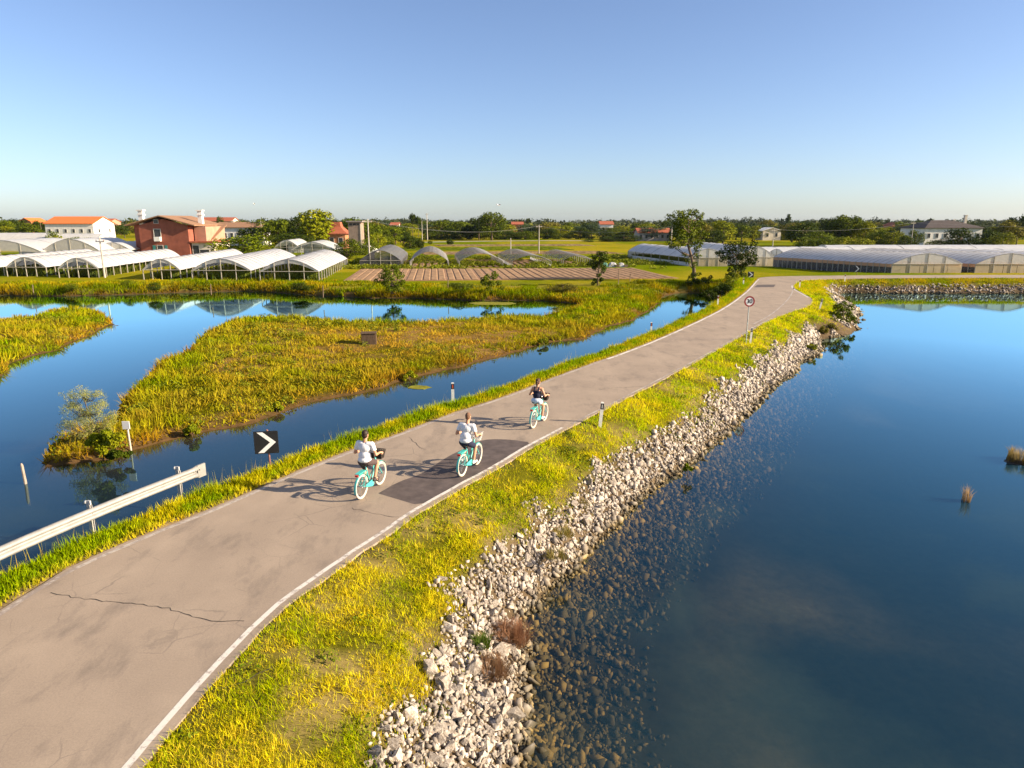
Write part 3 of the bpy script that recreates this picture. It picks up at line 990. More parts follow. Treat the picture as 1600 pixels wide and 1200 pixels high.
o = link('small_stones', np_mesh('small_stones', V - np.array([2.0, 18.0, .5]), F, stm), bank); o['kind'] = 'stuff'
base = Vector((2.0, 18.0, .5))
for i in single:
    o = link('stone', ROCKS[int(r_.integers(0, 10))], bank, Vector((x[i], y[i], z[i])) - base, scale=float(s[i]))
    o.rotation_euler = tuple(r_.uniform(0, 6.28, 3))
for (px, py, zz, sc) in [(782, 1017, .35, .30), (722, 1007, .75, .26), (702, 983, .95, .25), (742, 1045, .65, .28), (672, 1042, 1.0, .26), (708, 962, .95, .22),
                         (735, 990, .75, .2), (690, 1075, .8, .3), (760, 1090, .4, .26), (640, 1120, .9, .28), (700, 1150, .6, .32), (800, 1120, .15, .28)]:
    p = G(px, py, zz)
    o = link('stone', ROCKS[int(r_.integers(0, 10))], bank, p - base, scale=sc)
    o.rotation_euler = tuple(r_.uniform(0, 6.28, 3))
# far bank
x, y = area_points(26000, 36, 105, 80, 92, seed=24)
sd, dr, rt, z, t, _ = survey(x, y)
k = rt & (sd > -.6) & (t > .60 + (fbm(x, y, 2.5, 143, 2) - .5) * .3) & (dr > .8) & (dr < 9) & (r_.uniform(0, 1, len(x)) < .55)
x, y, z = x[k], y[k], z[k]
s = .10 + .13 * r_.uniform(0, 1, len(x)) ** 1.5
V, F = rock_field(x, y, z + s * .3, s, 25)
o = link('riprap_bank', np_mesh('far_stones', V, F, stm))
tag(o, 'far line of pale stones below the road across the pond', 'riprap', kind='stuff')

# ------------------------------------------------------------------ ploughed field with raised beds
soil_m = pm('tilled_soil', (.31, .195, .110), .95, .30, 1.1, .1, bump=.6)
furrow_m = pm('furrow_soil', (.29, .175, .105), .95, .25, 1.2, .1, bump=.5)
path_m = pm('grass_path', (.12, .15, .015), .95, .35, .8, .1, bump=.4, col2=(.09, .10, .012))
FA = Vector((-.11, .994)).normalized()       # direction of the beds (and of the tunnels beside them)
FB = Vector((FA.y, -FA.x))
f0 = G(535, 440, 1.0).xy
LW, LD = 47.0, 25.0
mb = MB()
cs = [f0, f0 + FB * LW, f0 + FB * (LW - 2) + FA * (LD - 3), f0 + FA * LD]
mb.prism([(c.x, c.y) for c in cs], .80, 1.06)
field = mb.build('field', furrow_m)
tag(field, 'ploughed brown field with raised beds beyond the lagoon', 'field', kind='structure')
rr = random.Random(4)
u = .35; i = 0
gaps = {6, 11, 15, 16, 17}
while u < LW - 1.2:
    w = 1.05 + rr.uniform(-.06, .06)
    a0 = rr.uniform(.3, .7); a1 = LD - rr.uniform(.3, .9) - 3 * u / LW
    q = [(0, .0), (.14, .17), (w - .14, .17), (w, .0)]
    pts = [f0 + FB * u + FA * a0]
    mb = MB()
    prof = [(f0 + FB * (u + x_), .06 * (z_ > 0)) for x_, z_ in q]
    mb.extr([(p.x + FA.x * a0, p.y + FA.y * a0, 1.062 + z_ + rr.uniform(-.01, .01)) for p, z_ in prof], (FA.x * (a1 - a0), FA.y * (a1 - a0), 0))
    mb.build('soil_bed', soil_m, field)
    u += w + (.34 if i in gaps else .06) + (u > 18) * rr.uniform(0, .12)
    i += 1

# narrow crop strips beyond the net tunnels
for j_, (v0, v1, u0, u1, cl_) in enumerate([(42, 52, 6, 40, (.20, .13, .07)), (58, 70, 2, 46, (.085, .115, .006)), (76, 92, 10, 60, (.24, .165, .085)), (100, 124, -2, 52, (.10, .13, .008)), (132, 150, 14, 66, (.22, .16, .08))]):
    pq = [f0 + FB * u_ + FA * v_ for u_, v_ in ((u0, v0), (u1, v0), (u1 - 2, v1), (u0 - 2, v1))]
    mb = MB(); mb.prism([(p.x, p.y) for p in pq], .8, 1.05 + .004 * j_)
    tag(mb.build('field', pm('crop_strip_%d' % j_, cl_, .95, .35, .35, .0, stretch=(3, .3, 1))), 'narrow crop strip beyond the net tunnels', 'field', kind='structure')
# country lane across the far fields
lane = smooth_line([G(650, 379, 1).xy, G(720, 377.5, 1).xy, G(830, 376.3, 1).xy, G(925, 376.3, 1).xy])
ln = ribbon(lane, 0, 5.5, 1.08, 'lane', pm('lane_gravel', (.42, .36, .30), .95, .15, .5), None)
tag(ln, 'pale country lane across the far green fields', 'lane', kind='structure')

# ------------------------------------------------------------------ greenhouses
white_film = film_mat('white_film', (.70, .69, .66), .02, .26, .3)
grey_film = film_mat('old_film', (.70, .70, .70), .03, .26, .5)
clear_film = film_mat('clear_film', (.84, .81, .74), .14, .45, .4)
net_m = film_mat('shade_net', (.17, .155, .145), .40, .3, .05, True)
dark_net = film_mat('dark_net', (.13, .125, .14), .28, .25, .1)
orange_film = film_mat('rolled_film', (.62, .36, .22), .05, .35, .3)
tan_film = film_mat('aged_film', (.78, .64, .42), .10, .45, .3)
steel = pm('galvanised_steel', (.33, .32, .31), .45, .15, 4, .5, metal=.4)
steel_pale = pm('pale_post', (.36, .33, .27), .6, .12, 4, .3)
crop_m = leafmat('crop_leaf', .3)


def arch_pts(W, He, Hr, n=14):
    """half profile of a tunnel: vertical side to the eave, then a low arch"""
    out = []
    for i in range(n + 1):
        t = math.pi * i / n
        x = -W / 2 * math.cos(t)
        out.append((x, He + (Hr - He) * (1 - abs(2 * x / W) ** 1.75)))
    return out


ARCH_CACHE = {}


def tunnel(name, label, group, fl, fr, bl, Hr, He, film, bays, front='open', side='open', ends='film', gz=1.0, posts=True, roll=False, crops=True, side_mat=None, roof=True, hoops_every=1, apron=.35):
    """fl, fr: front corners; bl: back left corner (world xy). parts: roof_film, hoop, post, gable, rails"""
    fl, fr, bl = Vector(fl), Vector(fr), Vector(bl)
    e = fr - fl; W = e.length; e.normalize()
    ax = bl - fl; Lg = ax.length; ax.normalize()
    o = empty(name, (fl.x, fl.y, gz))
    tag(o, label, 'greenhouse', group)

    def P(u, v, z):
        q = e * (u + W / 2) + ax * v
        return Vector((q.x, q.y, z))
    prof = arch_pts(W, He, Hr)
    n = len(prof)
    if roof:
        rows = bays * 2 + 1
        vs = []; r_ = random.Random(int(fl.x * 10))
        for j in range(rows):
            sag = 0 if j % 2 == 0 else -.035
            for (u, z) in prof: vs.append(P(u * 1.012, -.12 + (Lg + .24) * j / (rows - 1), z + .012 + sag + r_.uniform(-.02, .02)))
        fs = [(j * n + i, j * n + i + 1, (j + 1) * n + i + 1, (j + 1) * n + i) for j in range(rows - 1) for i in range(n - 1)]
        link('roof_film', np_mesh('roof_film', np.array(vs), np.array(fs), film, True), o)
    # hoops
    key = (round(W, 2), round(He, 2), round(Hr, 2), round(e.x, 3), round(e.y, 3))
    if key not in ARCH_CACHE:
        m_ = MB(); m_.path([P(u, 0, z + .02) for u, z in prof], .045, 4)
        ARCH_CACHE[key] = m_.mesh('hoop', steel)
    for j in range(0, bays + 1, hoops_every):
        v = Lg * j / bays
        link('hoop', ARCH_CACHE[key], o, (ax.x * v, ax.y * v, 0))
    pk = ('p', round(He, 2))
    if pk not in ARCH_CACHE:
        m_ = MB(); m_.box((0, 0, He / 2), (.10, .10, He))
        ARCH_CACHE[pk] = m_.mesh('post', steel_pale)
    if posts:
        for s_ in (-1, 1):
            for j in range(0, bays + 1, hoops_every):
                link('post', ARCH_CACHE[pk], o, P(s_ * W / 2, Lg * j / bays, 0))
    # side walls
    if side != 'open':
        for s_ in (-1, 1):
            z0, z1 = {'film': (0, He), 'low': (0, He * .45), 'top': (He * .72, He), 'net': (0, He)}[side]
            m_ = MB(); a_, b_ = P(s_ * (W / 2 + .02), 0, z0), P(s_ * (W / 2 + .02), Lg, z0)
            k_ = bays
            for j in range(k_):
                p0 = a_ + (b_ - a_) * (j / k_); p1 = a_ + (b_ - a_) * ((j + .985) / k_)
                m_.add([p0, p1, p1 + Vector((0, 0, z1 - z0)), p0 + Vector((0, 0, z1 - z0))], [(0, 1, 2, 3)])
            m_.build('side_wall', side_mat or film, o)
    if side == 'top':
        for s_ in (-1, 1):
            m_ = MB(); a_, b_ = P(s_ * (W / 2 - .03), 0, 0), P(s_ * (W / 2 - .03), Lg, 0)
            m_.add([a_, b_, b_ + Vector((0, 0, He * .72)), a_ + Vector((0, 0, He * .72))], [(0, 1, 2, 3)])
            m_.build('side_net', dark_net, o)
    if roll:
        for s_ in (-1, 1):
            m_ = MB(); m_.path([P(s_ * (W / 2 + .10), 0, He * .86), P(s_ * (W / 2 + .10), Lg, He * .86)], .16, 6)
            m_.build('rolled_side', orange_film, o)
    # gables
    for v, isf in ((-.06, True), (Lg + .06, False)):
        st = front if isf else ends
        if st in ('film', 'tan'):
            poly = [P(u, v, max(z, 0)) for u, z in prof]
            zt = He * 1.02
            m_ = MB(); m_.add([P(u, v, z) for u, z in prof], [tuple(range(n))])
            m_.build('gable', film if st == 'film' else clear_film, o)
            cols_ = 5
            for c_ in range(cols_):
                u0 = -W / 2 + W * c_ / cols_; u1 = u0 + W / cols_ * .97
                m_ = MB(); m_.add([P(u0, v, 0), P(u1, v, 0), P(u1, v, zt), P(u0, v, zt)], [(0, 1, 2, 3)])
                m_.build('gable_panel', tan_film if st == 'tan' else film, o)
        elif st == 'open' and isf:
            inner = [(u * .93, He + (z - He) * (1 - apron) - .02) for u, z in prof]
            vs = [P(u, v, z) for u, z in prof] + [P(u, v, z) for u, z in inner]
            fs = [(i, i + 1, n + i + 1, n + i) for i in range(n - 1)]
            m_ = MB(); m_.add(vs, fs); m_.build('gable_apron', clear_film, o)
        if st not in ('none', 'bare'):
            for c_ in range(1, 4):
                u = -W / 2 + W * c_ / 4
                zt = np.interp(u, [p[0] for p in prof], [p[1] for p in prof])
                m_ = MB(); m_.box(P(u, v - .03 if isf else v + .03, zt / 2), (.09, .09, zt))
                m_.build('gable_post', steel_pale, o)
            m_ = MB(); m_.path([P(-W / 2, v - .08, He), P(W / 2, v - .08, He)], .045, 4)
            m_.build('tie_beam', steel_pale, o)
    if crops:
        r_ = np.random.default_rng(int(abs(fl.x) * 7) + 3)
        k_ = int(W * Lg * 24)
        u = r_.uniform(-W / 2 + .4, W / 2 - .4, k_); v = r_.uniform(.4, Lg - .4, k_)
        ok = (np.mod(u + 20, 1.3) < .85); u, v = u[ok], v[ok]
        q = np.stack([e.x * (u + W / 2) + ax.x * v, e.y * (u + W / 2) + ax.y * v], 1)
        cc = patch_col(q[:, 0], q[:, 1], (.045, .07, .004), (.10, .115, .006), 3, 7)
        V_, F_, C_ = blades(q[:, 0], q[:, 1], 0 * u, r_.uniform(.6, 1.35, len(u)), r_.uniform(.18, .4, len(u)), cc, 5, lean=.6)
        co = link('crop_rows', np_mesh('crop_rows', V_, F_, crop_m, False, C_), o); co['kind'] = 'stuff'
    return o


def gp(x, y, z=1.0): return G(x, y, z).xy


# white tunnels in the row behind the lagoon; they all run away from the water
AX = Vector((-.118, .993))
LEFT = [  # front left px, front right px, base y, length, ridge height
    (-70, -8, 433, 34, 2.75, 'leftmost white tunnel of the front row, cut by the picture edge'),
    (12, 74, 432, 34, 2.8, 'white tunnel with open arched front, second from left in the front row'),
    (93, 155, 434, 34, 2.8, 'white tunnel with pale side posts standing left of the bare gap'),
    (225, 283, 437, 36, 2.85, 'narrow white tunnel with open arch right of the pale posts'),
    (301, 393, 438, 35, 2.95, 'broad white tunnel below the red house, open arched front'),
    (407, 499, 440, 33, 2.95, 'broad white tunnel at the right end of the row beside the brown field'),
]
for i, (a_, b_, yb, Lg, Hr, lab) in enumerate(LEFT):
    fl = gp(a_, yb); fr = gp(b_, yb)
    tunnel('greenhouse', lab, 'white tunnels behind the lagoon', fl, fr, fl + AX * Lg, Hr, 1.35, white_film if i < 4 else grey_film, 14, apron=.30)
# second block behind them
for (xa, xb, Y, Lg, Hr, lab, mt) in [(-62, 66, 150, 22, 4.0, 'bright white tunnel roof at the left edge, behind the front row', white_film),
                                     (66, 158, 152, 20, 4.2, 'grey white tunnel with folded film behind the front row', grey_film),
                                     (150, 205, 160, 20, 3.2, 'dark low tunnel left of the red house', grey_film)]:
    fl = AT(xa, 400, Y).xy; fr = AT(xb, 400, Y).xy
    tunnel('greenhouse', lab, 'tunnels of the second block', fl, fr, fl + AX * Lg, Hr, 1.5, mt, 8, crops=False, hoops_every=4, apron=.9)
for (xa, xb, Y, Hr, lab) in [(430, 468, 165, 3.6, 'small white tunnel roof beside the large green shrub'), (455, 522, 150, 3.6, 'white tunnel with dark open side behind the front row, before the willow-like tree')]:
    fl = AT(xa, 400, Y).xy; fr = AT(xb, 400, Y).xy
    tunnel('greenhouse', lab, 'tunnels of the second block', fl, fr, fl + AX * 16, Hr, 1.9, white_film, 6, crops=False, hoops_every=3, apron=.2)
# long ones seen from the side, farther back on the left
for (xa, xb, Y, Hr, lab) in [(-40, 70, 205, 4.6, 'long white tunnel seen from its side before the orange roofed building'),
                             (88, 150, 215, 4.2, 'white tunnel below the orange roofed building')]:
    p0, p1 = AT(xa, 380, Y).xy, AT(xb, 380, Y).xy
    tunnel('greenhouse', lab, 'long tunnels far left', p1, p1 + Vector((.6, 9)), p0, Hr, 1.9, white_film, 10, front='film', side='film', side_mat=tan_film, crops=False, hoops_every=5)
fl = AT(140, 380, 190).xy
tunnel('greenhouse', 'low grey netted shed left of the red house', 'long tunnels far left', fl + Vector((14, 0)), fl + Vector((14.5, 8)), fl, 2.6, 1.6, net_m, 6, front='film', side='net', crops=False, hoops_every=3)
# net tunnels beyond the ploughed field
NETS = [(563, 627, 417, 30, 2.9, dark_net, 'film', 'net', 'dark netted tunnel left of the bare hoop tunnel'),
        (641, 701, 418, 27, 2.75, net_m, 'bare', 'low', 'bare hoop tunnel with torn grey net over tilled soil'),
        (718, 786, 418, 27, 2.5, net_m, 'bare', 'net', 'half covered net tunnel with brown beds inside'),
        (800, 861, 418, 27, 2.15, net_m, 'bare', 'low', 'hoop tunnel with pale low walls and rolled net'),
        (880, 925, 416, 24, 2.0, net_m, 'bare', 'open', 'rightmost faint net tunnel behind the field')]
for (xa, xb, yb, Lg, Hr, mt, fs_, ss, lab) in NETS:
    fl = gp(xa, yb); fr = gp(xb, yb)
    o = tunnel('net_tunnel', lab, 'net tunnels beyond the field', fl, fr, fl + FA * Lg, Hr, 1.1, mt, 12, front=fs_, side=ss, side_mat=grey_film if ss == 'low' else mt, crops=False, ends='none', apron=.1, roof=True)
    e_ = (fr - fl); W_ = e_.length; e_.normalize()
    if fs_ == 'bare':
        k_ = int(W_ / 1.15)
        for j in range(k_):
            q = e_ * (.2 + j * (W_ - .4) / k_)
            mb = MB(); mb.extr([(q.x, q.y, .01), (q.x + e_.x * .12, q.y + e_.y * .12, .14), (q.x + e_.x * .75, q.y + e_.y * .75, .14), (q.x + e_.x * .87, q.y + e_.y * .87, .01)],
                               (FA.x * Lg * .55, FA.y * Lg * .55, 0))
            mb.build('soil_bed', soil_m, o)
# long tunnels on the right, ends along the road
RAX = (gp(1208, 417) - gp(1392, 431))
RW = gp(1500, 431) - gp(1392, 431)
tunnel('greenhouse', 'long bluish tunnel whose translucent end faces the road bend', 'long tunnels along the road on the right', gp(1392, 431), gp(1500, 431), gp(1208, 417), 3.3, 1.75, grey_film, 22, front='tan', side='top', side_mat=orange_film, roll=False, hoops_every=1)
p = gp(1522, 431)
tunnel('greenhouse', 'second long bluish tunnel at the right edge with tan end panels', 'long tunnels along the road on the right', p, p + RW, p + RAX, 3.3, 1.75, grey_film, 22, front='tan', side='top', side_mat=orange_film, hoops_every=1)
p = gp(1640, 431)
tunnel('greenhouse', 'third long tunnel running out of the picture on the right', 'long tunnels along the road on the right', p, p + RW, p + RAX, 3.3, 1.75, grey_film, 22, front='tan', side='top', side_mat=orange_film, hoops_every=2)
tunnel('greenhouse', 'pale tunnel with a tan end and grey door behind the tall tree', 'tunnels left of the road bend', gp(1076, 416), gp(1136, 416), gp(981, 403), 3.1, 1.5, grey_film, 14, front='tan', side='low', crops=True, hoops_every=2)
tunnel('greenhouse', 'tunnel end in cream film between dark bush and long tunnel', 'tunnels left of the road bend', gp(1154, 416), gp(1208, 416), gp(1064, 402), 3.5, 1.6, grey_film, 14, front='tan', side='film', crops=False, hoops_every=2)
for (xa, xb, Y, z, lab) in [(1180, 1340, 150, 3.9, 'far bluish tunnel roof left of the clump of trees'), (1230, 1700, 137, 3.9, 'long pale tunnel roof behind the front pair on the right'), (1300, 1760, 160, 4.0, 'farthest pale tunnel roof below the hipped house'),
                            (1010, 1110, 160, 3.6, 'dark blue tunnel roof right behind the tall tree')]:
    p0, p1 = AT(xa, 390, Y).xy, AT(xb, 390, Y + 3).xy
    tunnel('greenhouse', lab, 'far tunnels on the right', p0, p0 + Vector((-.5, 9)), p1, z - 1.5, 1.2, grey_film, 16, front='film', side='film', crops=False, hoops_every=4)

# ------------------------------------------------------------------ buildings
glass_m = pm('window_glass', (.045, .05, .06), .12, .2, 2, .6)
frame_m = pm('window_frame', (.55, .53, .48), .6, .1, 4)
shut_m = pm('green_shutter', (.05, .22, .20), .6, .15, 4)
red_wall = pm('red_plaster', (.28, .092, .060), .9, .16, .7, .15, bump=.1)
pink_wall = pm('pink_plaster', (.46, .24, .16), .9, .12, .7, .15)
cream_wall = pm('cream_plaster', (.66, .58, .46), .9, .12, .7, .15)
white_wall = pm('white_plaster', (.74, .71, .66), .9, .10, .7, .15)
brick_wall = pm('brick_wall', (.45, .20, .10), .9, .2, 2.0, .15)
grey_wall = pm('grey_render', (.42, .36, .31), .9, .14, .8, .15)
tile_orange = pm('orange_tiles', (.62, .17, .045), .85, .2, 3.0, .15, bump=.3, stretch=(1, 6, 1))
tile_brown = pm('brown_tiles', (.30, .17, .10), .85, .22, 2.0, .15, bump=.3, stretch=(1, 6, 1))
tile_red = pm('red_tiles', (.36, .11, .06), .85, .22, 2.0, .15, bump=.3, stretch=(1, 6, 1))
tile_dark = pm('dark_tiles', (.075, .06, .055), .85, .25, 2.0, .2, bump=.3)


def wall_box(x0, x1, y0, y1, z0, z1, name, mat, parent):
    m_ = MB(); m_.box(((x0 + x1) / 2, (y0 + y1) / 2, (z0 + z1) / 2), (x1 - x0, y1 - y0, z1 - z0))
    return m_.build(name, mat, parent)


def window(parent, c, w, h_, face, shutters=False, door=False):
    """window in a wall; face 'f' looks at the camera (-y), 'r' looks right (+x)"""
    d = Vector((1, 0, 0)) if face == 'f' else Vector((0, 1, 0))
    nrm = Vector((0, -1, 0)) if face == 'f' else Vector((1, 0, 0))
    rot = Matrix.Rotation(0 if face == 'f' else math.pi / 2, 3, 'Z')
    m_ = MB()
    t = max(.06, w * .07)
    c = Vector(c)
    m_.box(c + nrm * .04 + Vector((0, 0, h_ / 2)), (w + 2 * t, .10, t), rot); m_.box(c + nrm * .04 - Vector((0, 0, h_ / 2)), (w + 2 * t, .16, t), rot)
    for s_ in (-1, 1): m_.box(c + nrm * .04 + d * s_ * (w / 2 + t / 2), (t, .10, h_ - t), rot)
    wo = m_.build('door' if door else 'window', frame_m, parent)
    m_ = MB(); m_.box(c + nrm * .015, (w, .05, h_ - t), rot); m_.build('pane', glass_m, wo)
    if shutters:
        for s_ in (-1, 1):
            m_ = MB(); m_.box(c + nrm * .05 + d * s_ * (w + t), (w * .5, .05, h_), rot); m_.build('shutter', shut_m, wo)


def gable_roof(parent, x0, x1, y0, y1, ze, zr, mat, along='y', over=.6, thick=.22, name='roof', hip=0.0):
    m_ = MB()
    x0 -= over; x1 += over; y0 -= over; y1 += over
    if along == 'y':
        xm = (x0 + x1) / 2
        a = [(x0, y0, ze), (x0, y1, ze), (x1, y1, ze), (x1, y0, ze), (xm, y0 + hip, zr), (xm, y1 - hip, zr)]
        tris = [(0, 4, 5, 1), (3, 2, 5, 4), (0, 3, 4), (2, 1, 5)]
    else:
        ym = (y0 + y1) / 2
        a = [(x0, y0, ze), (x0, y1, ze), (x1, y1, ze), (x1, y0, ze), (x0 + hip, ym, zr), (x1 - hip, ym, zr)]
        tris = [(0, 3, 5, 4), (2, 1, 4, 5), (1, 0, 4), (3, 2, 5)]
    if hip == 0: tris = tris[:2]
    vs = [Vector(v) + Vector((0, 0, thick)) for v in a] + [Vector(v) for v in a]
    fs = list(tris) + [tuple(i + 6 for i in t)[::-1] for t in tris]
    edges = [(0, 1), (1, 2), (2, 3), (3, 0)] if hip else ([(0, 1), (2, 3), (0, 4), (4, 3), (1, 5), (5, 2)] if along == 'y' else [(0, 3), (1, 2), (0, 4), (4, 1), (3, 5), (5, 2)])
    fs += [(i, j, j + 6, i + 6) for i, j in edges]
    m_.add(vs, fs)
    return m_.build(name, mat, parent)


def gable_wall(parent, x0, x1, y, ze, zr, th, mat, axis='y', name='gable_wall'):
    m_ = MB()
    if axis == 'y':
        m_.extr([(x0, y, ze), (x1, y, ze), ((x0 + x1) / 2, y, zr)], (0, th, 0))
    else:
        m_.extr([(y, x0, ze), (y, x1, ze), (y, (x0 + x1) / 2, zr)], (th, 0, 0))
    return m_.build(name, mat, parent)


def house(name, label, xl, xr, yb, ye, yr, Y, depth, wall, roofm, along='x', hip=0.0, cat='house', wins=None, rows=1, chim=None, win_w=1.0, sidewin=0, group=None, rz=0.0):
    """house whose front spans pixels xl..xr at distance Y; base, eave and ridge given as pixel rows"""
    a, b_ = AT(xl, yb, Y), AT(xr, yb, Y)
    ze, zr = AT(xl, ye, Y).z, AT((xl + xr) / 2, yr, Y + depth / 2).z
    zb = min(a.z, 1.0)
    W = b_.x - a.x
    o = empty(name, ((a.x + b_.x) / 2, Y, 0), rz)
    tag(o, label, cat, group)
    x0, x1 = -W / 2, W / 2
    wall_box(x0, x1, 0, depth, .2, ze, 'wall', wall, o)
    r_ = gable_roof(o, x0, x1, 0, depth, ze + .004, zr, roofm, along, .5, hip=hip)
    if hip == 0:
        if along == 'y':
            gable_wall(o, x0, x1, .002, ze, zr - .1, .3, wall); gable_wall(o, x0, x1, depth - .302, ze, zr - .1, .3, wall)
        else:
            gable_wall(o, 0, depth, x0 + .002, ze, zr - .1, .3, wall, 'x'); gable_wall(o, 0, depth, x1 - .302, ze, zr - .1, .3, wall, 'x')
    hh = (ze - 1.0) / rows
    for rw in range(rows):
        for k_ in range(wins or 0):
            xx = x0 + W * (k_ + .5) / wins
            window(o, (xx, 0, 1.0 + hh * (rw + .58)), win_w, min(1.5, hh * .5), 'f')
        for k_ in range(sidewin):
            window(o, (x1, depth * (k_ + .5) / sidewin, 1.0 + hh * (rw + .58)), win_w, min(1.5, hh * .5), 'r')
    for (cx_, top) in (chim or []):
        p = AT(cx_, top, Y + depth * .5)
        m_ = MB(); xx = p.x - o.location.x
        m_.box((xx, depth * .5, (p.z + zr - 1.6) / 2), (.8, .8, p.z - zr + 1.6)); m_.box((xx, depth * .5, p.z + .12), (1.05, 1.05, .22))
        m_.build('chimney', cream_wall, r_)
    return o


# the red house
Y = 163.0
o = empty('red_house', (AT(262, 400, Y).x, Y, 0.0))
tag(o, 'two-storey red plastered house with broad gable and white chimneys', 'house')
K = Y / FPX / .99


def hx(px): return AT(px, 400, Y).x - o.location.x
def hz(py): return AT(262, py, Y).z


D = 15.0
wall_box(hx(222), hx(298), 0, D, .2, hz(352), 'wall', red_wall, o)
wall_box(hx(206), hx(222) - .002, 2.5, D - 1, .2, hz(351), 'side_wing', red_wall, o)
r_ = gable_roof(o, hx(209), hx(305), 0, D, hz(353), hz(338), tile_brown, 'y', .9)
gable_wall(o, hx(222), hx(298), .002, hz(352), hz(342), .3, red_wall)
for s_, px in ((0, 218), (1, 302)):
    zt = hz(329)
    m_ = MB(); xx = hx(px); yy = 3.0 if s_ == 0 else 6.0
    m_.box((xx, yy, (zt + hz(356)) / 2), (1.0, 1.0, zt - hz(356))); m_.box((xx, yy, zt - .9), (1.4, 1.4, .25)); m_.box((xx, yy, zt + .1), (1.5, 1.5, .25))
    m_.build('chimney', white_wall, r_)
window(o, (hx(250), 0, hz(365)), 1.5, 2.1, 'f')
window(o, (hx(250), 0, hz(346)), 1.0, .9, 'f')
window(o, (hx(252), 0, hz(388)), 1.3, 1.4, 'f', shutters=True)
m_ = MB(); m_.box((hx(251), -.45, hz(373.5)), (1.4, .8, 1.0)); m_.build('air_conditioner', white_wall, o)
wall_box(hx(300), hx(318), 2.5, D - 1.5, .2, hz(354), 'stair_wing', pink_wall, o)
m_ = MB(); m_.extr([(hx(303), 5.0, hz(375)), (hx(322), 5.0, hz(375)), (hx(326), 12.0, hz(353)), (hx(311), 12.0, hz(353))], (0, .3, .25)); m_.build('stair_roof', tile_brown, o)
wall_box(hx(300), hx(334), .5, 10, .2, hz(379), 'porch', cream_wall, o)
m_ = MB(); m_.box(((hx(298) + hx(337)) / 2 + .1, 5.2, hz(378.2)), (hx(337) - hx(298), 10.6, .35)); m_.build('porch_roof', tile_red, o)
window(o, (hx(306), .5, hz(391)), 1.4, 2.2, 'f', door=True)
window(o, (hx(319), .5, hz(394)), 2.2, 1.2, 'f')

house('long_white_building', 'white building with bright orange tiled roof at far left', 73, 148, 372, 350, 339, 300, 16, white_wall, tile_orange, 'x', wins=6, rows=1, win_w=1.1, sidewin=2, cat='building')
house('brick_house', 'small brick house among trees at the far left', 31, 50, 357, 347, 341, 420, 14, brick_wall, tile_orange, 'y', wins=2, rows=1)
house('low_white_house', 'long low white house with brown roof right behind the red house', 338, 408, 378, 356, 348, 235, 10, white_wall, tile_brown, 'x', wins=7, rows=1, sidewin=1, chim=[(364, 346)])
house('far_house', 'cream house with red roof above the low white house', 315, 362, 352, 346, 340, 420, 12, cream_wall, tile_red, 'x', wins=5, rows=1)
house('far_house', 'pale pink house right of the orange roofed building', 155, 172, 352, 347, 342, 430, 12, pink_wall, tile_red, 'x', wins=3)
house('far_house', 'small white house with red roof in the middle of the far trees', 938, 958, 360, 351, 346, 420, 10, white_wall, tile_red, 'x', wins=2)
house('far_house', 'small red house left of centre among far hedges', 800, 817, 359, 351, 347, 430, 10, brick_wall, tile_red, 'x', wins=2)
house('farmhouse', 'long farmhouse with low red tiled roof left of the tall tree', 997, 1047, 380, 364, 357, 290, 10, grey_wall, tile_red, 'x', wins=6)
house('far_house', 'small cream house with rounded white gable right of the tall tree', 1192, 1220, 368, 361, 356, 300, 9, cream_wall, white_wall, 'y', wins=2)
m_ = MB()
house('hipped_house', 'pale house with dark hipped roof and tall chimney at right', 1443, 1532, 380, 357, 345, 235, 15, white_wall, tile_dark, 'x', hip=6.5, wins=7, rows=1, sidewin=2, chim=[(1509, 337), (1490, 344)])
house('far_house', 'brick coloured house left of the hipped house', 1394, 1412, 358, 353, 348, 400, 10, brick_wall, tile_red, 'y', wins=2)
house('far_house', 'far cream house with red roof left of the transformer tower', 610, 622, 357, 352, 348, 430, 9, cream_wall, tile_red, 'x', wins=2)
# red pavilion roof and transformer tower
o = house('red_villa', 'red brick villa with flared red roof beside the transformer tower', 512, 540, 385, 366, 365, 205, 8, brick_wall, tile_red, 'x', wins=2, win_w=1.2)
p = AT(526, 347, 209)
m_ = MB()
prof = [(4.2, AT(526, 365, 209).z), (2.6, AT(526, 360, 209).z), (1.5, AT(526, 354, 209).z), (1.2, p.z)]
for (r0, z0), (r1, z1) in zip(prof[:-1], prof[1:]):
    xx, yy = p.x - o.location.x, 4.0
    vs = [(xx + sx * r0, yy + sy * r0, z0) for sx, sy in ((-1, -1), (1, -1), (1, 1), (-1, 1))] + [(xx + sx * r1, yy + sy * r1, z1) for sx, sy in ((-1, -1), (1, -1), (1, 1), (-1, 1))]
    m_.add(vs, [(0, 1, 5, 4), (1, 2, 6, 5), (2, 3, 7, 6), (3, 0, 4, 7)] + ([(4, 5, 6, 7)] if z1 == p.z else []))
m_.build('flared_roof', tile_red, o)
Y = 182.0
a_, b_ = AT(546, 393, Y), AT(566, 393, Y)
o = empty('transformer_tower', ((a_.x + b_.x) / 2, Y, .9))
tag(o, 'tall narrow grey-brown transformer tower with flat overhanging cap', 'tower')
zt = AT(556, 347, Y).z - .9
W = b_.x - a_.x
m_ = MB(); m_.box((0, W * .5, zt / 2), (W, W, zt)); m_.build('shaft', pm('tower_render', (.27, .20, .155), .9, .18, 1.0, .1), o)
m_ = MB(); m_.box((0, W * .5, zt + .18), (W + .9, W + .9, .34)); m_.build('cap', pm('concrete_cap', (.25, .22, .2), .9), o)
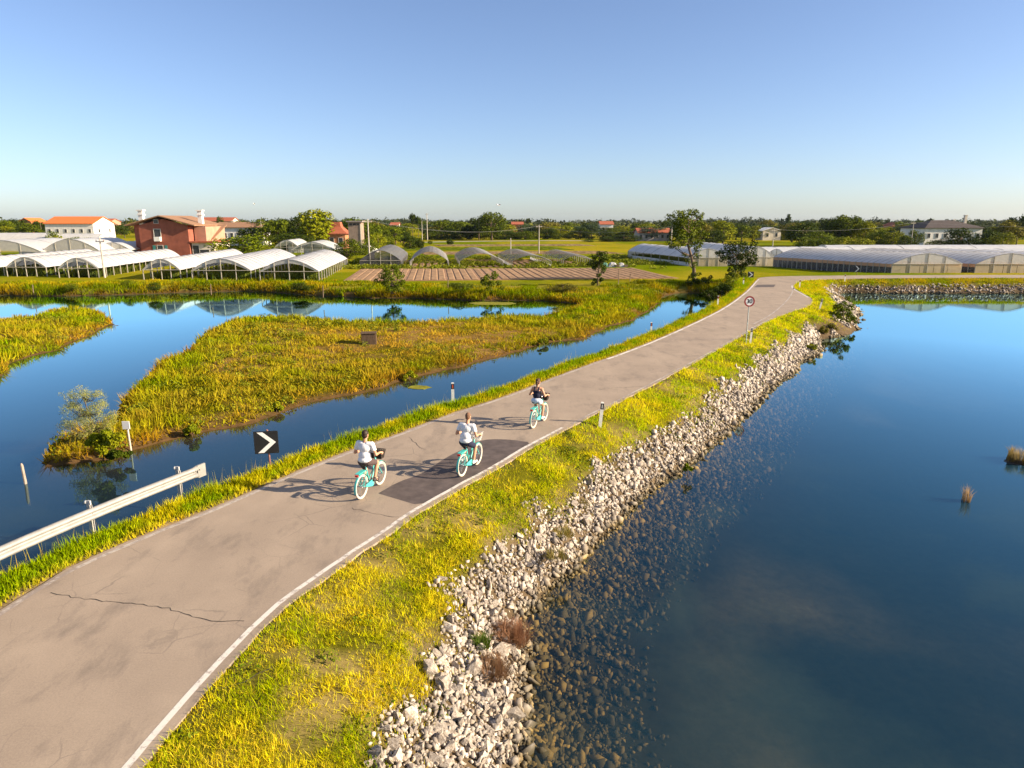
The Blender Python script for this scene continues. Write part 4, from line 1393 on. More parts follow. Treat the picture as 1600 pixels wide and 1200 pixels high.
for s_ in (-.3, 0, .3):
    m_ = MB(); m_.box((W * s_, -.03, zt - .55), (W * .22, .1, .4)); m_.build('vent', pm('dark_vent', (.03, .03, .03), .8), o)
m_ = MB(); m_.box((W * .455, -.04, zt / 2 - .25), (.22, .12, zt - .5)); m_.build('corner_strip', cream_wall, o)
m_ = MB(); m_.extr([(W * .5, 0, 0), (W * .5 + 4.0, 0, 0), (W * .5 + 3.0, 0, 1.4), (W * .5, 0, 2.2)], (0, 3, 0)); m_.build('lean_to', white_wall, o)

# ------------------------------------------------------------------ trees and shrubs
bark_m = pm('bark', (.16, .115, .08), .95, .3, 3.0, .1, bump=.4, stretch=(1, 1, .25))
leaf_m = leafmat('tree_leaf', .12, .06, .6)


def leaf_cloud(cents, rads, per, size, col_a, col_b, seed, flat=.8, droop=0.0):
    """leaf quads gathered into clumps; each clump has its own tone"""
    r_ = np.random.default_rng(seed)
    cents = np.asarray(cents, float); rads = np.asarray(rads, float)
    n = len(cents)
    cnt = np.maximum((per * (rads / rads.mean()) ** 2).astype(int), 6)
    ci = np.repeat(np.arange(n), cnt)
    d = r_.normal(size=(len(ci), 3)); d /= np.linalg.norm(d, axis=1)[:, None]
    rad = rads[ci] * r_.uniform(.35, 1.05, len(ci)) ** .6
    P_ = cents[ci] + d * rad[:, None] * np.array([1, 1, flat])
    P_[:, 2] -= droop * r_.uniform(0, 1, len(ci)) ** 2 * rads[ci]
    nn = d + r_.normal(size=d.shape) * .7 + np.array([0, 0, .25]); nn /= np.linalg.norm(nn, axis=1)[:, None]
    t1 = np.cross(nn, r_.normal(size=d.shape)); t1 /= np.linalg.norm(t1, axis=1)[:, None]
    t2 = np.cross(nn, t1)
    s1 = size * r_.uniform(.6, 1.35, len(ci)); s2 = s1 * r_.uniform(.45, .8, len(ci))
    a = t1 * s1[:, None] * .5; b_ = t2 * s2[:, None] * .5
    V = np.stack([P_ - a, P_ + b_ * .9, P_ + a, P_ - b_ * .9], 1).reshape(-1, 3)
    F = np.arange(len(V)).reshape(-1, 4)
    tone = r_.uniform(0, 1, n)[ci] * .6 + r_.uniform(0, 1, len(ci)) * .4
    c = mixc(col_a, col_b, tone) * r_.uniform(.8, 1.2, len(ci))[:, None]
    return V, F, np.repeat(np.clip(c, 0, 1), 4, 0)


def crown_clumps(n, c, r, seed, shell=.55):
    r_ = np.random.default_rng(seed)
    d = r_.normal(size=(n, 3)); d /= np.linalg.norm(d, axis=1)[:, None]
    k = r_.uniform(shell, 1, n) ** .7
    return np.array(c) + d * k[:, None] * np.array(r), r_.uniform(.7, 1.35, n)


def limb_mesh(trunk, limbs, name='trunk'):
    m_ = MB()
    m_.path(trunk[0], trunk[1], 7)
    for pts, rad in limbs: m_.path(pts, rad, 5)
    return m_.mesh(name, bark_m, True)


GREENS = {'dark': ((.020, .034, .002), (.060, .082, .004)), 'mid': ((.045, .072, .002), (.140, .165, .005)), 'light': ((.105, .140, .003), (.250, .240, .006)),
          'olive': ((.085, .085, .008), (.210, .175, .018)), 'blue': ((.030, .052, .022), (.075, .105, .040))}
PROTO = {}


def proto(kind, tone, v):
    key = (kind, tone, v)
    if key in PROTO: return PROTO[key]
    seed = 300 + sum(ord(ch) for ch in kind + tone) * 7 + v * 31
    r_ = random.Random(seed)
    if kind == 'round': n, c, r, cr_, per, th = 42, (0, 0, .60), (.36, .36, .34), .15, 66, .35
    elif kind == 'bush': n, c, r, cr_, per, th = 46, (0, 0, .46), (.40, .40, .44), .16, 66, .12
    elif kind == 'tall': n, c, r, cr_, per, th = 46, (0, 0, .56), (.26, .26, .42), .125, 62, .25
    elif kind == 'spire': n, c, r, cr_, per, th = 30, (0, 0, .52), (.09, .09, .46), .07, 80, .1
    else: n, c, r, cr_, per, th = 26, (0, 0, .82), (.34, .34, .12), .13, 90, .7       # umbrella pine
    cc, k = crown_clumps(n, c, r, seed)
    cc[:, 0] += (np.sin(cc[:, 2] * 7 + v) * .04)
    ca, cb = GREENS[tone]
    V, F, C = leaf_cloud(cc, k * cr_, per, .058, ca, cb, seed)
    V[:, 2] = np.maximum(V[:, 2], .01)
    crown = np_mesh('crown', V, F, leaf_m, False, C)
    limbs = []
    for i in range(7):
        q = cc[(i * 5) % n]
        limbs.append(([(0, 0, th * .8), (q[0] * .4, q[1] * .4, th + (q[2] - th) * .5), tuple(q)], [.016, .010, .004]))
    tr = limb_mesh(([(0, 0, -.03), (.006, 0, th * .5), (-.004, .006, th), (0, 0, .8)], [.032, .024, .02, .006]), limbs)
    PROTO[key] = (crown, tr)
    return PROTO[key]


WP = {'round': .94, 'bush': 1.02, 'tall': .68, 'spire': .28, 'pine': .85}


def tree(px, ytop, wpx, Y, kind, tone, label, group=None, name='tree', v=None, cat='tree', base=1.0):
    top = AT(px, ytop, Y)
    H = max(top.z - base, 1.0); Wd = wpx * Y / FPX * 1.22
    v = (int(px) * 7 + int(Y)) % 2 if v is None else v
    crown, tr = proto(kind, tone, v)
    o = empty(name, (top.x, Y, base - .05), (px * 1.7) % 6.28)
    tag(o, label, cat, group)
    sc = (Wd / WP[kind], Wd / WP[kind], H * 1.02)
    link('crown', crown, o, scale=sc); link('trunk', tr, o, scale=sc)
    return o


T = tree
T(488, 328, 56, 205, 'tall', 'light', 'tall yellow-green tree towering over the white tunnels left of centre')
T(462, 338, 26, 215, 'round', 'dark', 'dark tree tucked against the tall yellow-green tree')
T(432, 340, 44, 225, 'round', 'mid', 'full green tree left of the tall yellow-green tree')
T(404, 343, 34, 240, 'round', 'mid', 'green tree above the low white house')
T(452, 362, 60, 196, 'bush', 'dark', 'dark broad hedge under the tall yellow-green tree', cat='shrub', name='shrub')
T(480, 366, 36, 193, 'bush', 'dark', 'dark shrub at the foot of the tall yellow-green tree', cat='shrub', name='shrub')
T(378, 362, 84, 148, 'bush', 'mid', 'large rounded green shrub right of the red house', cat='shrub', name='shrub')
T(345, 383, 26, 140, 'bush', 'light', 'low bright shrub beside the porch of the red house', cat='shrub', name='shrub')
T(415, 384, 24, 140, 'bush', 'light', 'bright green shrub right of the large rounded shrub', cat='shrub', name='shrub')
T(245, 390, 28, 152, 'bush', 'mid', 'small shrub in front of the red house wall', cat='shrub', name='shrub')
T(541, 371, 40, 150, 'bush', 'mid', 'round green tree in front of the transformer tower')
T(556, 339, 46, 225, 'round', 'mid', 'green tree rising behind the transformer tower')
T(582, 347, 26, 235, 'round', 'mid', 'green tree right behind the transformer tower')
T(590, 362, 26, 200, 'bush', 'light', 'bright bush right of the transformer tower', cat='shrub', name='shrub')
for i, (px, yt, w, Y, kd, tn) in enumerate([(600, 358, 22, 240, 'round', 'mid'), (617, 355, 26, 245, 'round', 'mid'), (630, 357, 18, 250, 'tall', 'dark'), (605, 366, 18, 205, 'bush', 'mid')]):
    T(px, yt, w, Y, kd, tn, ['orchard tree nearest the transformer tower', 'rounded orchard tree left of centre', 'narrow dark orchard tree left of centre', 'small bushy orchard tree before the others'][i])
for (px, yt, w_, Yt, kd, tn, lab) in [(392, 352, 34, 228, 'round', 'dark', 'dark tree right behind the low white house'), (418, 350, 32, 222, 'round', 'mid', 'green tree beside the pole by the low white house'),
                                      (446, 345, 36, 232, 'round', 'mid', 'round tree between the pole and the tall yellow-green tree'), (470, 352, 30, 212, 'bush', 'dark', 'dark tree at the left foot of the tall yellow-green tree'),
                                      (508, 347, 30, 222, 'round', 'dark', 'dark tree left of the red villa'), (536, 350, 26, 228, 'round', 'dark', 'dark tree between red villa and transformer tower'),
                                      (572, 354, 30, 215, 'round', 'mid', 'green tree right of the tower shaft'), (598, 352, 34, 262, 'round', 'mid', 'broad tree behind the orchard trees'), (625, 351, 32, 270, 'round', 'dark', 'dark tree behind the narrow orchard tree'),
                                      (575, 372, 30, 168, 'bush', 'mid', 'bush behind the tall pale pole'), (640, 366, 24, 205, 'bush', 'dark', 'dark bush above the dark netted tunnel')]:
    T(px, yt, w_, Yt, kd, tn, lab)
T(644, 334, 9, 360, 'pine', 'dark', 'thin tree with small raised crown on the skyline left of centre', v=0)
T(653, 339, 8, 360, 'pine', 'dark', 'second thin tree with small raised crown on the skyline', v=1)
T(648, 371, 14, 210, 'round', 'dark', 'small dark orchard tree above the bare hoop tunnel')
T(657, 373, 13, 190, 'round', 'dark', 'second small dark tree above the bare hoop tunnel')
T(703, 373, 12, 230, 'round', 'dark', 'small lone tree on the lawn behind the net tunnels')
T(672, 376, 8, 240, 'round', 'mid', 'tiny tree on the lawn beside the pair of poles')
T(690, 344, 42, 340, 'round', 'mid', 'broad green tree right of the pair of poles')
T(718, 346, 40, 330, 'round', 'mid', 'green tree left of the big dark tree')
T(748, 336, 28, 310, 'round', 'dark', 'dark left half of the big tree group left of centre')
T(768, 332, 44, 300, 'round', 'mid', 'big tree standing above the skyline left of centre')
T(735, 350, 22, 315, 'round', 'dark', 'dark tree at the foot of the big group')
T(975, 366, 54, 285, 'bush', 'dark', 'broad dark bush left of the farmhouse')
T(950, 370, 28, 280, 'bush', 'dark', 'dark bush at the end of the hedge left of the farmhouse', cat='shrub', name='shrub')
T(920, 374, 18, 275, 'bush', 'mid', 'small rounded bush on the far lawn', cat='shrub', name='shrub')
T(1041, 344, 18, 330, 'round', 'dark', 'dark domed tree above the farmhouse roof')
T(1012, 350, 30, 340, 'round', 'light', 'pale green tree behind the farmhouse')
T(1098, 346, 34, 260, 'round', 'olive', 'olive green tree right of the tall waterside tree')
T(1132, 345, 36, 245, 'tall', 'light', 'yellow-green tree right of the tall waterside tree')
T(1115, 358, 36, 235, 'bush', 'dark', 'dark bush below the yellow-green tree')
T(1160, 352, 30, 280, 'round', 'mid', 'green tree behind the dark roadside bush')
T(1240, 350, 34, 270, 'round', 'olive', 'olive tree right of the small cream house')
T(1256, 346, 44, 225, 'round', 'dark', 'dark tree left of the skyline clump')
T(1298, 337, 40, 230, 'round', 'dark', 'leftmost dark tree of the skyline clump on the right')
T(1316, 338, 34, 228, 'tall', 'mid', 'middle tree of the skyline clump on the right')
T(1333, 336, 34, 232, 'round', 'mid', 'tallest tree of the skyline clump on the right')
T(1352, 346, 36, 226, 'round', 'light', 'bright right end of the skyline clump')
T(1285, 358, 40, 205, 'bush', 'mid', 'shrub below the dark left tree of the clump', cat='shrub', name='shrub')
for i, px in enumerate((1262, 1290, 1318, 1345)):
    T(px, 369 - (i % 2), 34, 185, 'bush', 'light' if i > 1 else 'mid', ['first', 'second', 'third', 'fourth'][i] + ' hedge shrub from the left above the right tunnels', 'hedge above the right tunnels', cat='shrub', name='shrub')
T(1375, 356, 30, 215, 'bush', 'mid', 'shrub right of the skyline clump', cat='shrub', name='shrub')
T(1398, 358, 34, 212, 'bush', 'light', 'bright shrub left of the power pole', cat='shrub', name='shrub')
T(1432, 358, 26, 215, 'bush', 'mid', 'shrub between the power pole and the hipped house', cat='shrub', name='shrub')
T(1416, 366, 22, 200, 'bush', 'dark', 'dark shrub at the power pole', cat='shrub', name='shrub')
T(1504, 354, 48, 200, 'bush', 'dark', 'dark dense tree in front of the hipped house')
T(1470, 374, 34, 205, 'bush', 'mid', 'low shrub before the pale wall of the hipped house', cat='shrub', name='shrub')
T(1527, 368, 22, 205, 'bush', 'light', 'bright shrub right of the dense tree by the hipped house', cat='shrub', name='shrub')
T(1552, 358, 40, 205, 'bush', 'dark', 'dark tree right of the hipped house')
T(1578, 345, 44, 210, 'round', 'olive', 'olive yellow tree near the right edge')
T(1596, 332, 34, 230, 'round', 'dark', 'dark tall tree at the right edge')
T(1570, 362, 36, 195, 'bush', 'light', 'bright bush below the trees at the right edge', cat='shrub', name='shrub')
T(8, 345, 24, 320, 'round', 'mid', 'green tree at the far left edge')
T(26, 340, 30, 330, 'round', 'dark', 'dark tree left of the small brick house')
T(62, 343, 22, 330, 'round', 'dark', 'dark tree between brick house and orange roof')
T(80, 360, 22, 205, 'bush', 'mid', 'bush in front of the long tunnel at far left', cat='shrub', name='shrub')
T(88, 366, 30, 196, 'bush', 'light', 'bright bush below the orange roofed building', cat='shrub', name='shrub')
T(112, 368, 30, 194, 'bush', 'mid', 'second bright bush below the orange roofed building', cat='shrub', name='shrub')
T(140, 369, 34, 192, 'bush', 'light', 'low hedge bush left of the red house', cat='shrub', name='shrub')
T(176, 347, 24, 330, 'round', 'dark', 'dark tree left of the red house')
T(192, 350, 24, 340, 'round', 'dark', 'dark tree close behind the red house')
T(343, 338, 14, 380, 'round', 'dark', 'small dark tree before the far cream house')
T(375, 344, 26, 320, 'round', 'mid', 'green tree above the roof of the low white house')
T(1232, 335, 7, 600, 'spire', 'dark', 'narrow cypress on the skyline right of the road bend')
# belt of hedges and trees across the far fields
ORD = 'first second third fourth fifth sixth seventh eighth ninth tenth eleventh twelfth thirteenth fourteenth fifteenth sixteenth seventeenth eighteenth nineteenth twentieth'.split()
rr = random.Random(77)
for px in range(668, 985, 17):
    T(px + rr.uniform(-4, 4), 358 + rr.uniform(-4, 4), rr.uniform(22, 34), 318 + rr.uniform(-6, 6), 'bush', rr.choice(['dark', 'dark', 'mid']),
      'hedge shrub %s from the left in the hedge across the far fields' % ORD[(px - 668) // 17], 'hedge across the far fields', cat='shrub', name='shrub')
MARKS = [(-99, 'at the left picture edge'), (70, 'above the orange roofed building'), (160, 'left of the red house'), (260, 'above the red house'), (345, 'above the low white house'), (420, 'left of the tall yellow-green tree'),
         (500, 'behind the red villa'), (570, 'right of the transformer tower'), (640, 'behind the pair of poles'), (700, 'left of the big tree'), (790, 'right of the big tree'), (850, 'behind the central pole'), (910, 'around the small white house'),
         (975, 'behind the farmhouse'), (1050, 'behind the tall waterside tree'), (1110, 'right of the tall waterside tree'), (1180, 'behind the small cream house'), (1240, 'left of the skyline clump'), (1300, 'behind the skyline clump'),
         (1370, 'right of the skyline clump'), (1430, 'left of the hipped house'), (1480, 'behind the hipped house'), (1545, 'near the right edge'), (1600, 'cut by the right edge')]
TONE = {'mid': 'green', 'dark': 'dark green', 'light': 'yellow-green', 'olive': 'olive', 'blue': 'blue-green'}
SHAPE = {'round': 'round-crowned', 'bush': 'bushy', 'tall': 'upright'}
seen = {}
for Yb, y0, n_, grp, row in ((300, 352, 84, 'near tree belt', 'nearest belt'), (390, 349, 64, 'tree belt behind the far hedge', 'middle belt'), (520, 346, 70, 'farthest tree belt', 'farthest belt')):
    for i in range(n_):
        px = -40 + 1690 * (i + rr.uniform(.1, .9)) / n_
        kd = rr.choice(['round', 'round', 'bush', 'tall']); tn = rr.choice(['mid', 'dark', 'dark', 'light', 'olive', 'blue'])
        jy, jw, jd = rr.uniform(-3, 6), rr.uniform(20, 36), rr.uniform(-40, 50)
        if Yb == 300 and (630 < px < 985 or 60 < px < 340): continue
        mk = [t_ for x_, t_ in MARKS if px >= x_][-1]
        lab = '%s %s tree %s, %s' % (TONE[tn], SHAPE[kd], mk, row)
        seen[lab] = seen.get(lab, 0) + 1
        if seen[lab] > 1: lab = '%s %s' % (['', '', 'second', 'third', 'fourth', 'fifth'][seen[lab]], lab)
        T(px, y0 + jy, jw * 420 / Yb * (1 if kd != 'tall' else .7) * (.8 if Yb == 300 else 1.1), Yb + jd * (.4 if Yb == 300 else 1), kd, tn, lab, grp)
# the farthest woods and villages read as one mass
rw = np.random.default_rng(55)
sets = []
cents, rads = [], []
for i in range(2000):
    Y = rw.uniform(560, 2200) ** 1.0
    px = rw.uniform(-260, 1860)
    x_ = (px - 800) / FPX * Y
    H_ = rw.uniform(5, 11) * (1.25 if Y > 1100 else 1) * (1.4 if rw.uniform() < .07 else 1)
    for j in range(4):
        cents.append((x_ + rw.normal() * H_ * .35, Y + rw.normal() * H_ * .3, 1 + H_ * rw.uniform(.3, .8))); rads.append(H_ * rw.uniform(.25, .4))
V, F, C = leaf_cloud(cents, np.array(rads), 10, 3.0, (.022, .034, .006), (.085, .092, .014), 56)
wood = link('far_wood', np_mesh('far_wood', V, F, leaf_m, False, C))
tag(wood, 'distant blue-green woods along the whole skyline', 'woods', kind='stuff')


# low cushions of salt-marsh shrub scattered over spit, islet and the far shore
x, y = area_points(9000, -75, 22, 20, 96, seed=31)
sd, dr, rt, z, t, _ = survey(x, y)
k = (~rt) & (sd > .15) & (dr > 5.2) & ((y < 83) | (sd < 6)) & (fbm(x, y, 5.0, 151, 3) > .50)
x, y, z, sd = x[k], y[k], z[k], sd[k]
r_ = np.random.default_rng(33)
rad = r_.uniform(.14, .42, len(x))
tone_a = patch_col(x, y, (.120, .165, .008), (.230, .185, .030), 3.0, 153)
Vs, Fs, Cs = leaf_cloud(np.stack([x, y, z + rad * .45], 1), rad, 26, .13, (.060, .095, .004), (.24, .225, .010), 34, flat=.7)
o = link('marsh_shrubs', np_mesh('marsh_shrubs', Vs, Fs, leaf_m, False, Cs))
tag(o, 'low cushions of salt-marsh shrub over the spit and shores', 'marsh shrubs', kind='stuff')


# broad-leaved weeds in the right verge
x, y = strip_points(EDGE_R, 1, 900, 4.2, 4, 70, .7, 10.0, 36)
sd, dr, rt, z, t, _ = survey(x, y)
k = rt & (dr > .25) & (sd > .3) & (t < verge_edge(x, y) + .12) & (fbm(x, y, 1.8, 155, 2) > .5)
x, y, z = x[k], y[k], z[k]
r_ = np.random.default_rng(37); rad = r_.uniform(.06, .2, len(x)) * (1 + np.hypot(x, y) / 60)
Vs, Fs, Cs = leaf_cloud(np.stack([x, y, z + rad * .4], 1), rad, 34, .06, (.050, .090, .003), (.19, .23, .008), 38, flat=.7)
o = link('verge_weeds', np_mesh('verge_weeds', Vs, Fs, leaf_m, False, Cs))
tag(o, 'darker broad-leaved weeds scattered in the right verge grass', 'weeds', kind='stuff')
# rough weeds around the net tunnels and along the field edges
x, y = area_points(5200, -32, 30, 117, 160, seed=39)
k = fbm(x, y, 6.0, 157, 3) > .53
x, y = x[k], y[k]
r_ = np.random.default_rng(40); rad = r_.uniform(.2, .75, len(x))
Vs, Fs, Cs = leaf_cloud(np.stack([x, y, 1.0 + rad * .4], 1), rad, 22, .28, (.050, .085, .003), (.22, .22, .010), 41, flat=.7)
o = link('field_weeds', np_mesh('field_weeds', Vs, Fs, leaf_m, False, Cs))
tag(o, 'rough green weeds around the net tunnels behind the field', 'weeds', kind='stuff')


def clump_tree(name, label, cat, base, Y, clumps, size, tone, per, trunk_px, limbs_to=True, seed=1, dz=2.0, group=None, r0=.2, droop=0.0, flat=.8):
    """individual tree: crown from clumps given where they show in the photograph, spread in depth"""
    r_ = np.random.default_rng(seed)
    o = empty(name, base)
    tag(o, label, cat, group)
    cs, rs = [], []
    for (px, py, rp) in clumps:
        yy = Y + r_.uniform(-1, 1) * dz
        p = AT(px, py, yy)
        cs.append(p - Vector(base)); rs.append(rp * Y / FPX)
        for _ in range(2):
            q = p + Vector(r_.normal(size=3) * rp * Y / FPX * .55); cs.append(q - Vector(base)); rs.append(rp * Y / FPX * .7)
    ca, cb = GREENS[tone]
    V, F, C = leaf_cloud(np.array(cs), np.array(rs), per, size, ca, cb, seed, droop=droop, flat=flat)
    link('crown', np_mesh('crown', V, F, leaf_m, False, C), o)
    tp = [AT(px, py, Y) - Vector(base) for px, py in trunk_px]
    tp[0].x = 0; tp[0].y = 0; tp[0].z = -.2
    rad = [r0 * (1 - .8 * i / (len(tp) - 1)) for i in range(len(tp))]
    lm = []
    if limbs_to:
        for i in range(0, len(cs), 3):
            q = cs[i]
            s_ = min(tp, key=lambda t_: (t_ - q).length + (0 if t_.z < q.z else 5))
            mid = (s_ + q) / 2 + Vector((0, 0, -.25))
            lm.append(([s_, mid, q], [r0 * .4, r0 * .25, r0 * .08]))
    link('trunk', limb_mesh((tp, rad), lm), o)
    return o


b_ = G(1085, 440, .9)
clump_tree('waterside_tree', 'tall ragged tree with bare lower trunk beside the channel end', 'tree', b_, b_.y,
           [(1058, 336, 9), (1072, 334, 9), (1083, 332, 8), (1092, 340, 7), (1062, 345, 10), (1076, 347, 11), (1089, 351, 10), (1064, 358, 9), (1078, 362, 12), (1092, 362, 10),
            (1052, 372, 9), (1066, 374, 10), (1084, 376, 9), (1095, 378, 6), (1050, 384, 6), (1058, 386, 6), (1090, 388, 7), (1070, 398, 5), (1088, 400, 6), (1075, 408, 5), (1086, 412, 5),
            (1097, 335, 4), (1052, 338, 4), (1085, 430, 6), (1080, 436, 7)],
           .26, 'mid', 60, [(1085, 440), (1084, 420), (1080, 400), (1074, 380), (1075, 362), (1078, 345)], seed=3, dz=1.8, r0=.28)
b_ = G(1150, 444, 1.0)
clump_tree('roadside_bush', 'dark rounded bushy tree at the left edge of the road bend', 'tree', b_, b_.y,
           [(1140, 388, 10), (1152, 384, 10), (1164, 385, 9), (1174, 392, 9), (1133, 397, 9), (1147, 397, 11), (1160, 397, 11), (1176, 402, 9), (1137, 407, 9), (1152, 410, 10), (1167, 410, 9),
            (1180, 408, 6), (1145, 419, 8), (1158, 422, 7), (1143, 430, 7), (1130, 402, 6)],
           .24, 'dark', 75, [(1150, 444), (1149, 430), (1150, 415), (1152, 400)], seed=4, dz=1.8, r0=.2)
b_ = G(1136, 452, 1.0)
clump_tree('bank_shrub', 'light green shrub on the bank below the dark roadside bush', 'shrub', b_, b_.y,
           [(1130, 445, 6), (1141, 440, 7), (1150, 436, 6), (1124, 456, 5), (1137, 452, 6), (1152, 430, 5)], .2, 'light', 60, [(1136, 452), (1136, 446)], seed=5, dz=1.0, r0=.06)
for (px, py, cl, lab, tn) in [(1128, 461, [(1120, 452, 6), (1130, 448, 7), (1138, 452, 6), (1126, 458, 6), (1134, 459, 5)], 'dark low shrub between channel end and road', 'dark'),
                              (1108, 466, [(1100, 460, 5), (1109, 457, 6), (1116, 461, 5), (1106, 465, 4)], 'dark shrub at the channel end below the tall tree', 'dark'),
                              (1146, 448, [(1140, 432, 8), (1152, 434, 8), (1162, 430, 7), (1146, 442, 8), (1156, 442, 7)], 'dark undergrowth at the foot of the roadside bush', 'dark'),
                              (1098, 447, [(1090, 440, 6), (1100, 437, 6), (1108, 441, 6), (1078, 442, 5)], 'dark undergrowth at the foot of the tall tree', 'dark')]:
    b_ = G(px, py, .8)
    clump_tree('bank_shrub', lab, 'shrub', b_, b_.y, cl, .2, tn, 90, [(px, py), (px, py - 6)], seed=int(px), dz=1.2, r0=.06)
b_ = G(934, 446, 1.0)
clump_tree('young_conifer', 'small dark ragged tree standing before the brown field', 'tree', b_, b_.y,
           [(936, 397, 5), (930, 402, 5), (942, 402, 6), (926, 409, 6), (938, 410, 7), (947, 405, 4), (930, 418, 6), (942, 418, 6), (935, 430, 4), (930, 438, 5), (940, 436, 4)],
           .22, 'dark', 60, [(934, 446), (934, 430), (936, 410), (937, 397)], seed=6, dz=.8, r0=.1)
b_ = G(612, 456, .9)
clump_tree('shore_bush', 'dark round bush on the north shore left of centre', 'shrub', b_, b_.y,
           [(605, 420, 8), (618, 419, 8), (598, 430, 8), (612, 430, 10), (625, 430, 8), (602, 441, 8), (616, 442, 9), (628, 441, 6), (610, 451, 7), (622, 452, 5)],
           .2, 'mid', 90, [(612, 456), (612, 445), (612, 430)], seed=7, dz=1.5, r0=.12)
b_ = G(768, 455, .9)
clump_tree('shore_bush', 'smaller green bush on the north shore near the middle', 'shrub', b_, b_.y,
           [(762, 433, 6), (772, 432, 6), (757, 442, 6), (768, 443, 7), (779, 442, 6), (764, 451, 5)], .2, 'mid', 80, [(768, 455), (768, 445)], seed=8, dz=1.2, r0=.08)
for i, (px, py, w_, hh, tn, lab) in enumerate([(470, 452, 30, 10, 'dark', 'dark low bush on the shore below the right white tunnel'), (240, 452, 20, 12, 'dark', 'dark low bush on the shore below the narrow white tunnel'),
                                             (720, 452, 40, 12, 'mid', 'low olive bush on the shore right of the round bush'), (200, 448, 16, 12, 'mid', 'low bush on the shore under the pale posts'),
                                             (880, 455, 40, 14, 'olive', 'straw coloured bush on the shore before the young conifer'), (110, 452, 18, 10, 'mid', 'low green bush on the left part of the shore')]):
    b_ = G(px, py, .8); tree(px, py - hh, w_, b_.y, 'bush', tn, lab, cat='shrub', name='shrub', base=.7)
b_ = G(1318, 506, .5)
clump_tree('waterside_shrub', 'bushy green shrub on the rocky corner of the pond', 'shrub', b_, b_.y,
           [(1308, 480, 7), (1318, 476, 7), (1328, 482, 6), (1306, 490, 7), (1317, 488, 8), (1328, 492, 6), (1334, 497, 5), (1312, 499, 6), (1323, 500, 6), (1336, 503, 3)],
           .13, 'mid', 120, [(1318, 506), (1318, 498), (1318, 486)], seed=9, dz=.9, r0=.06)
for (px, py, s_, lab, tn) in [(1268, 546, 5, 'small green weed cushion on the far end of the rocks', 'light'), (1300, 516, 6, 'olive weeds on the rocky corner below the shrub', 'olive'),
                              (1285, 520, 5, 'low olive weeds beside the rocky corner', 'olive'), (1075, 735, 4, 'dark weed tuft at the water line of the rocks', 'mid')]:
    b_ = G(px, py, .35)
    clump_tree('weed_clump', lab, 'plant', b_, b_.y, [(px - s_, py - 2, s_ * .8), (px + s_, py - 2, s_ * .8), (px, py - s_, s_)], .10, tn, 110, [(px, py), (px, py - 3)], seed=int(px), dz=.3, r0=.02)
# tamarisk on the tip of the spit
b_ = G(150, 690, .35)
tq = random.Random(8)
tcl = []
for (px, py, rp) in [(112, 612, 15), (130, 606, 15), (148, 612, 14), (108, 630, 14), (125, 628, 17), (142, 632, 17), (162, 626, 13), (120, 648, 15), (138, 652, 17), (155, 650, 16), (170, 645, 12), (130, 668, 14), (150, 670, 16), (168, 668, 12), (105, 655, 9)]:
    for _ in range(5):
        tcl.append((px + tq.gauss(0, rp * .4), py + 6 + tq.gauss(0, rp * .4), tq.uniform(6, 11)))
GREENS['tamarisk'] = ((.150, .190, .030), (.340, .320, .110))
clump_tree('tamarisk', 'feathery grey-green tamarisk bush on the tip of the spit', 'shrub', b_, b_.y, tcl,
           .034, 'tamarisk', 75, [(150, 690), (145, 670), (138, 645), (130, 620)], seed=10, dz=.8, r0=.05)
b_ = G(160, 712, .3)
clump_tree('spit_bush', 'green leafy bush below the tamarisk on the spit', 'shrub', b_, b_.y,
           [(150, 684, 10), (168, 680, 10), (185, 682, 9), (160, 694, 10), (176, 694, 9), (140, 692, 7)], .09, 'light', 230, [(160, 712), (162, 690)], seed=11, dz=.7, r0=.03)
b_ = G(185, 716, .15)
clump_tree('spit_bush', 'dark low bush at the water line left of the white sign', 'shrub', b_, b_.y,
           [(170, 710, 8), (184, 709, 8), (197, 711, 6)], .09, 'dark', 200, [(185, 716), (185, 710)], seed=12, dz=.5, r0=.03)
for (px, py, lab) in [(432, 640, 'green leafy plant at the channel edge of the spit'), (300, 676, 'green plant low on the spit bank'), (640, 590, 'small plant on the spit bank left of the centre'), (850, 536, 'plant on the far part of the spit bank')]:
    b_ = G(px, py, .2)
    s_ = 7 * 30 / b_.y
    clump_tree('bank_plant', lab, 'plant', b_, b_.y, [(px - s_, py - s_ * .4, s_ * .8), (px + s_, py - s_ * .4, s_ * .8), (px, py - s_, s_)], .10, 'light', 150, [(px, py), (px, py - 3)], seed=int(px), dz=.3, r0=.02)

# dry tufts standing in the pond, dry and green plants on the rocks
straw_m = leafmat('straw', .3)


def tuft(name, label, cat, p, n, h_, w_, spread, ca, cb, seed, lean=.5):
    r_ = np.random.default_rng(seed)
    a = r_.uniform(0, 6.28, n); q = spread * np.sqrt(r_.uniform(0, 1, n))
    x_, y_ = q * np.cos(a), q * np.sin(a)
    c_ = mixc(ca, cb, r_.uniform(0, 1, n))
    V, F, C = blades(x_, y_, 0 * x_, h_ * r_.uniform(.5, 1.1, n), w_ * r_.uniform(.7, 1.3, n), c_, seed, lean=lean, two=True)
    o = link(name, np_mesh(name, V, F, straw_m, False, C), None, p)
    return tag(o, label, cat)


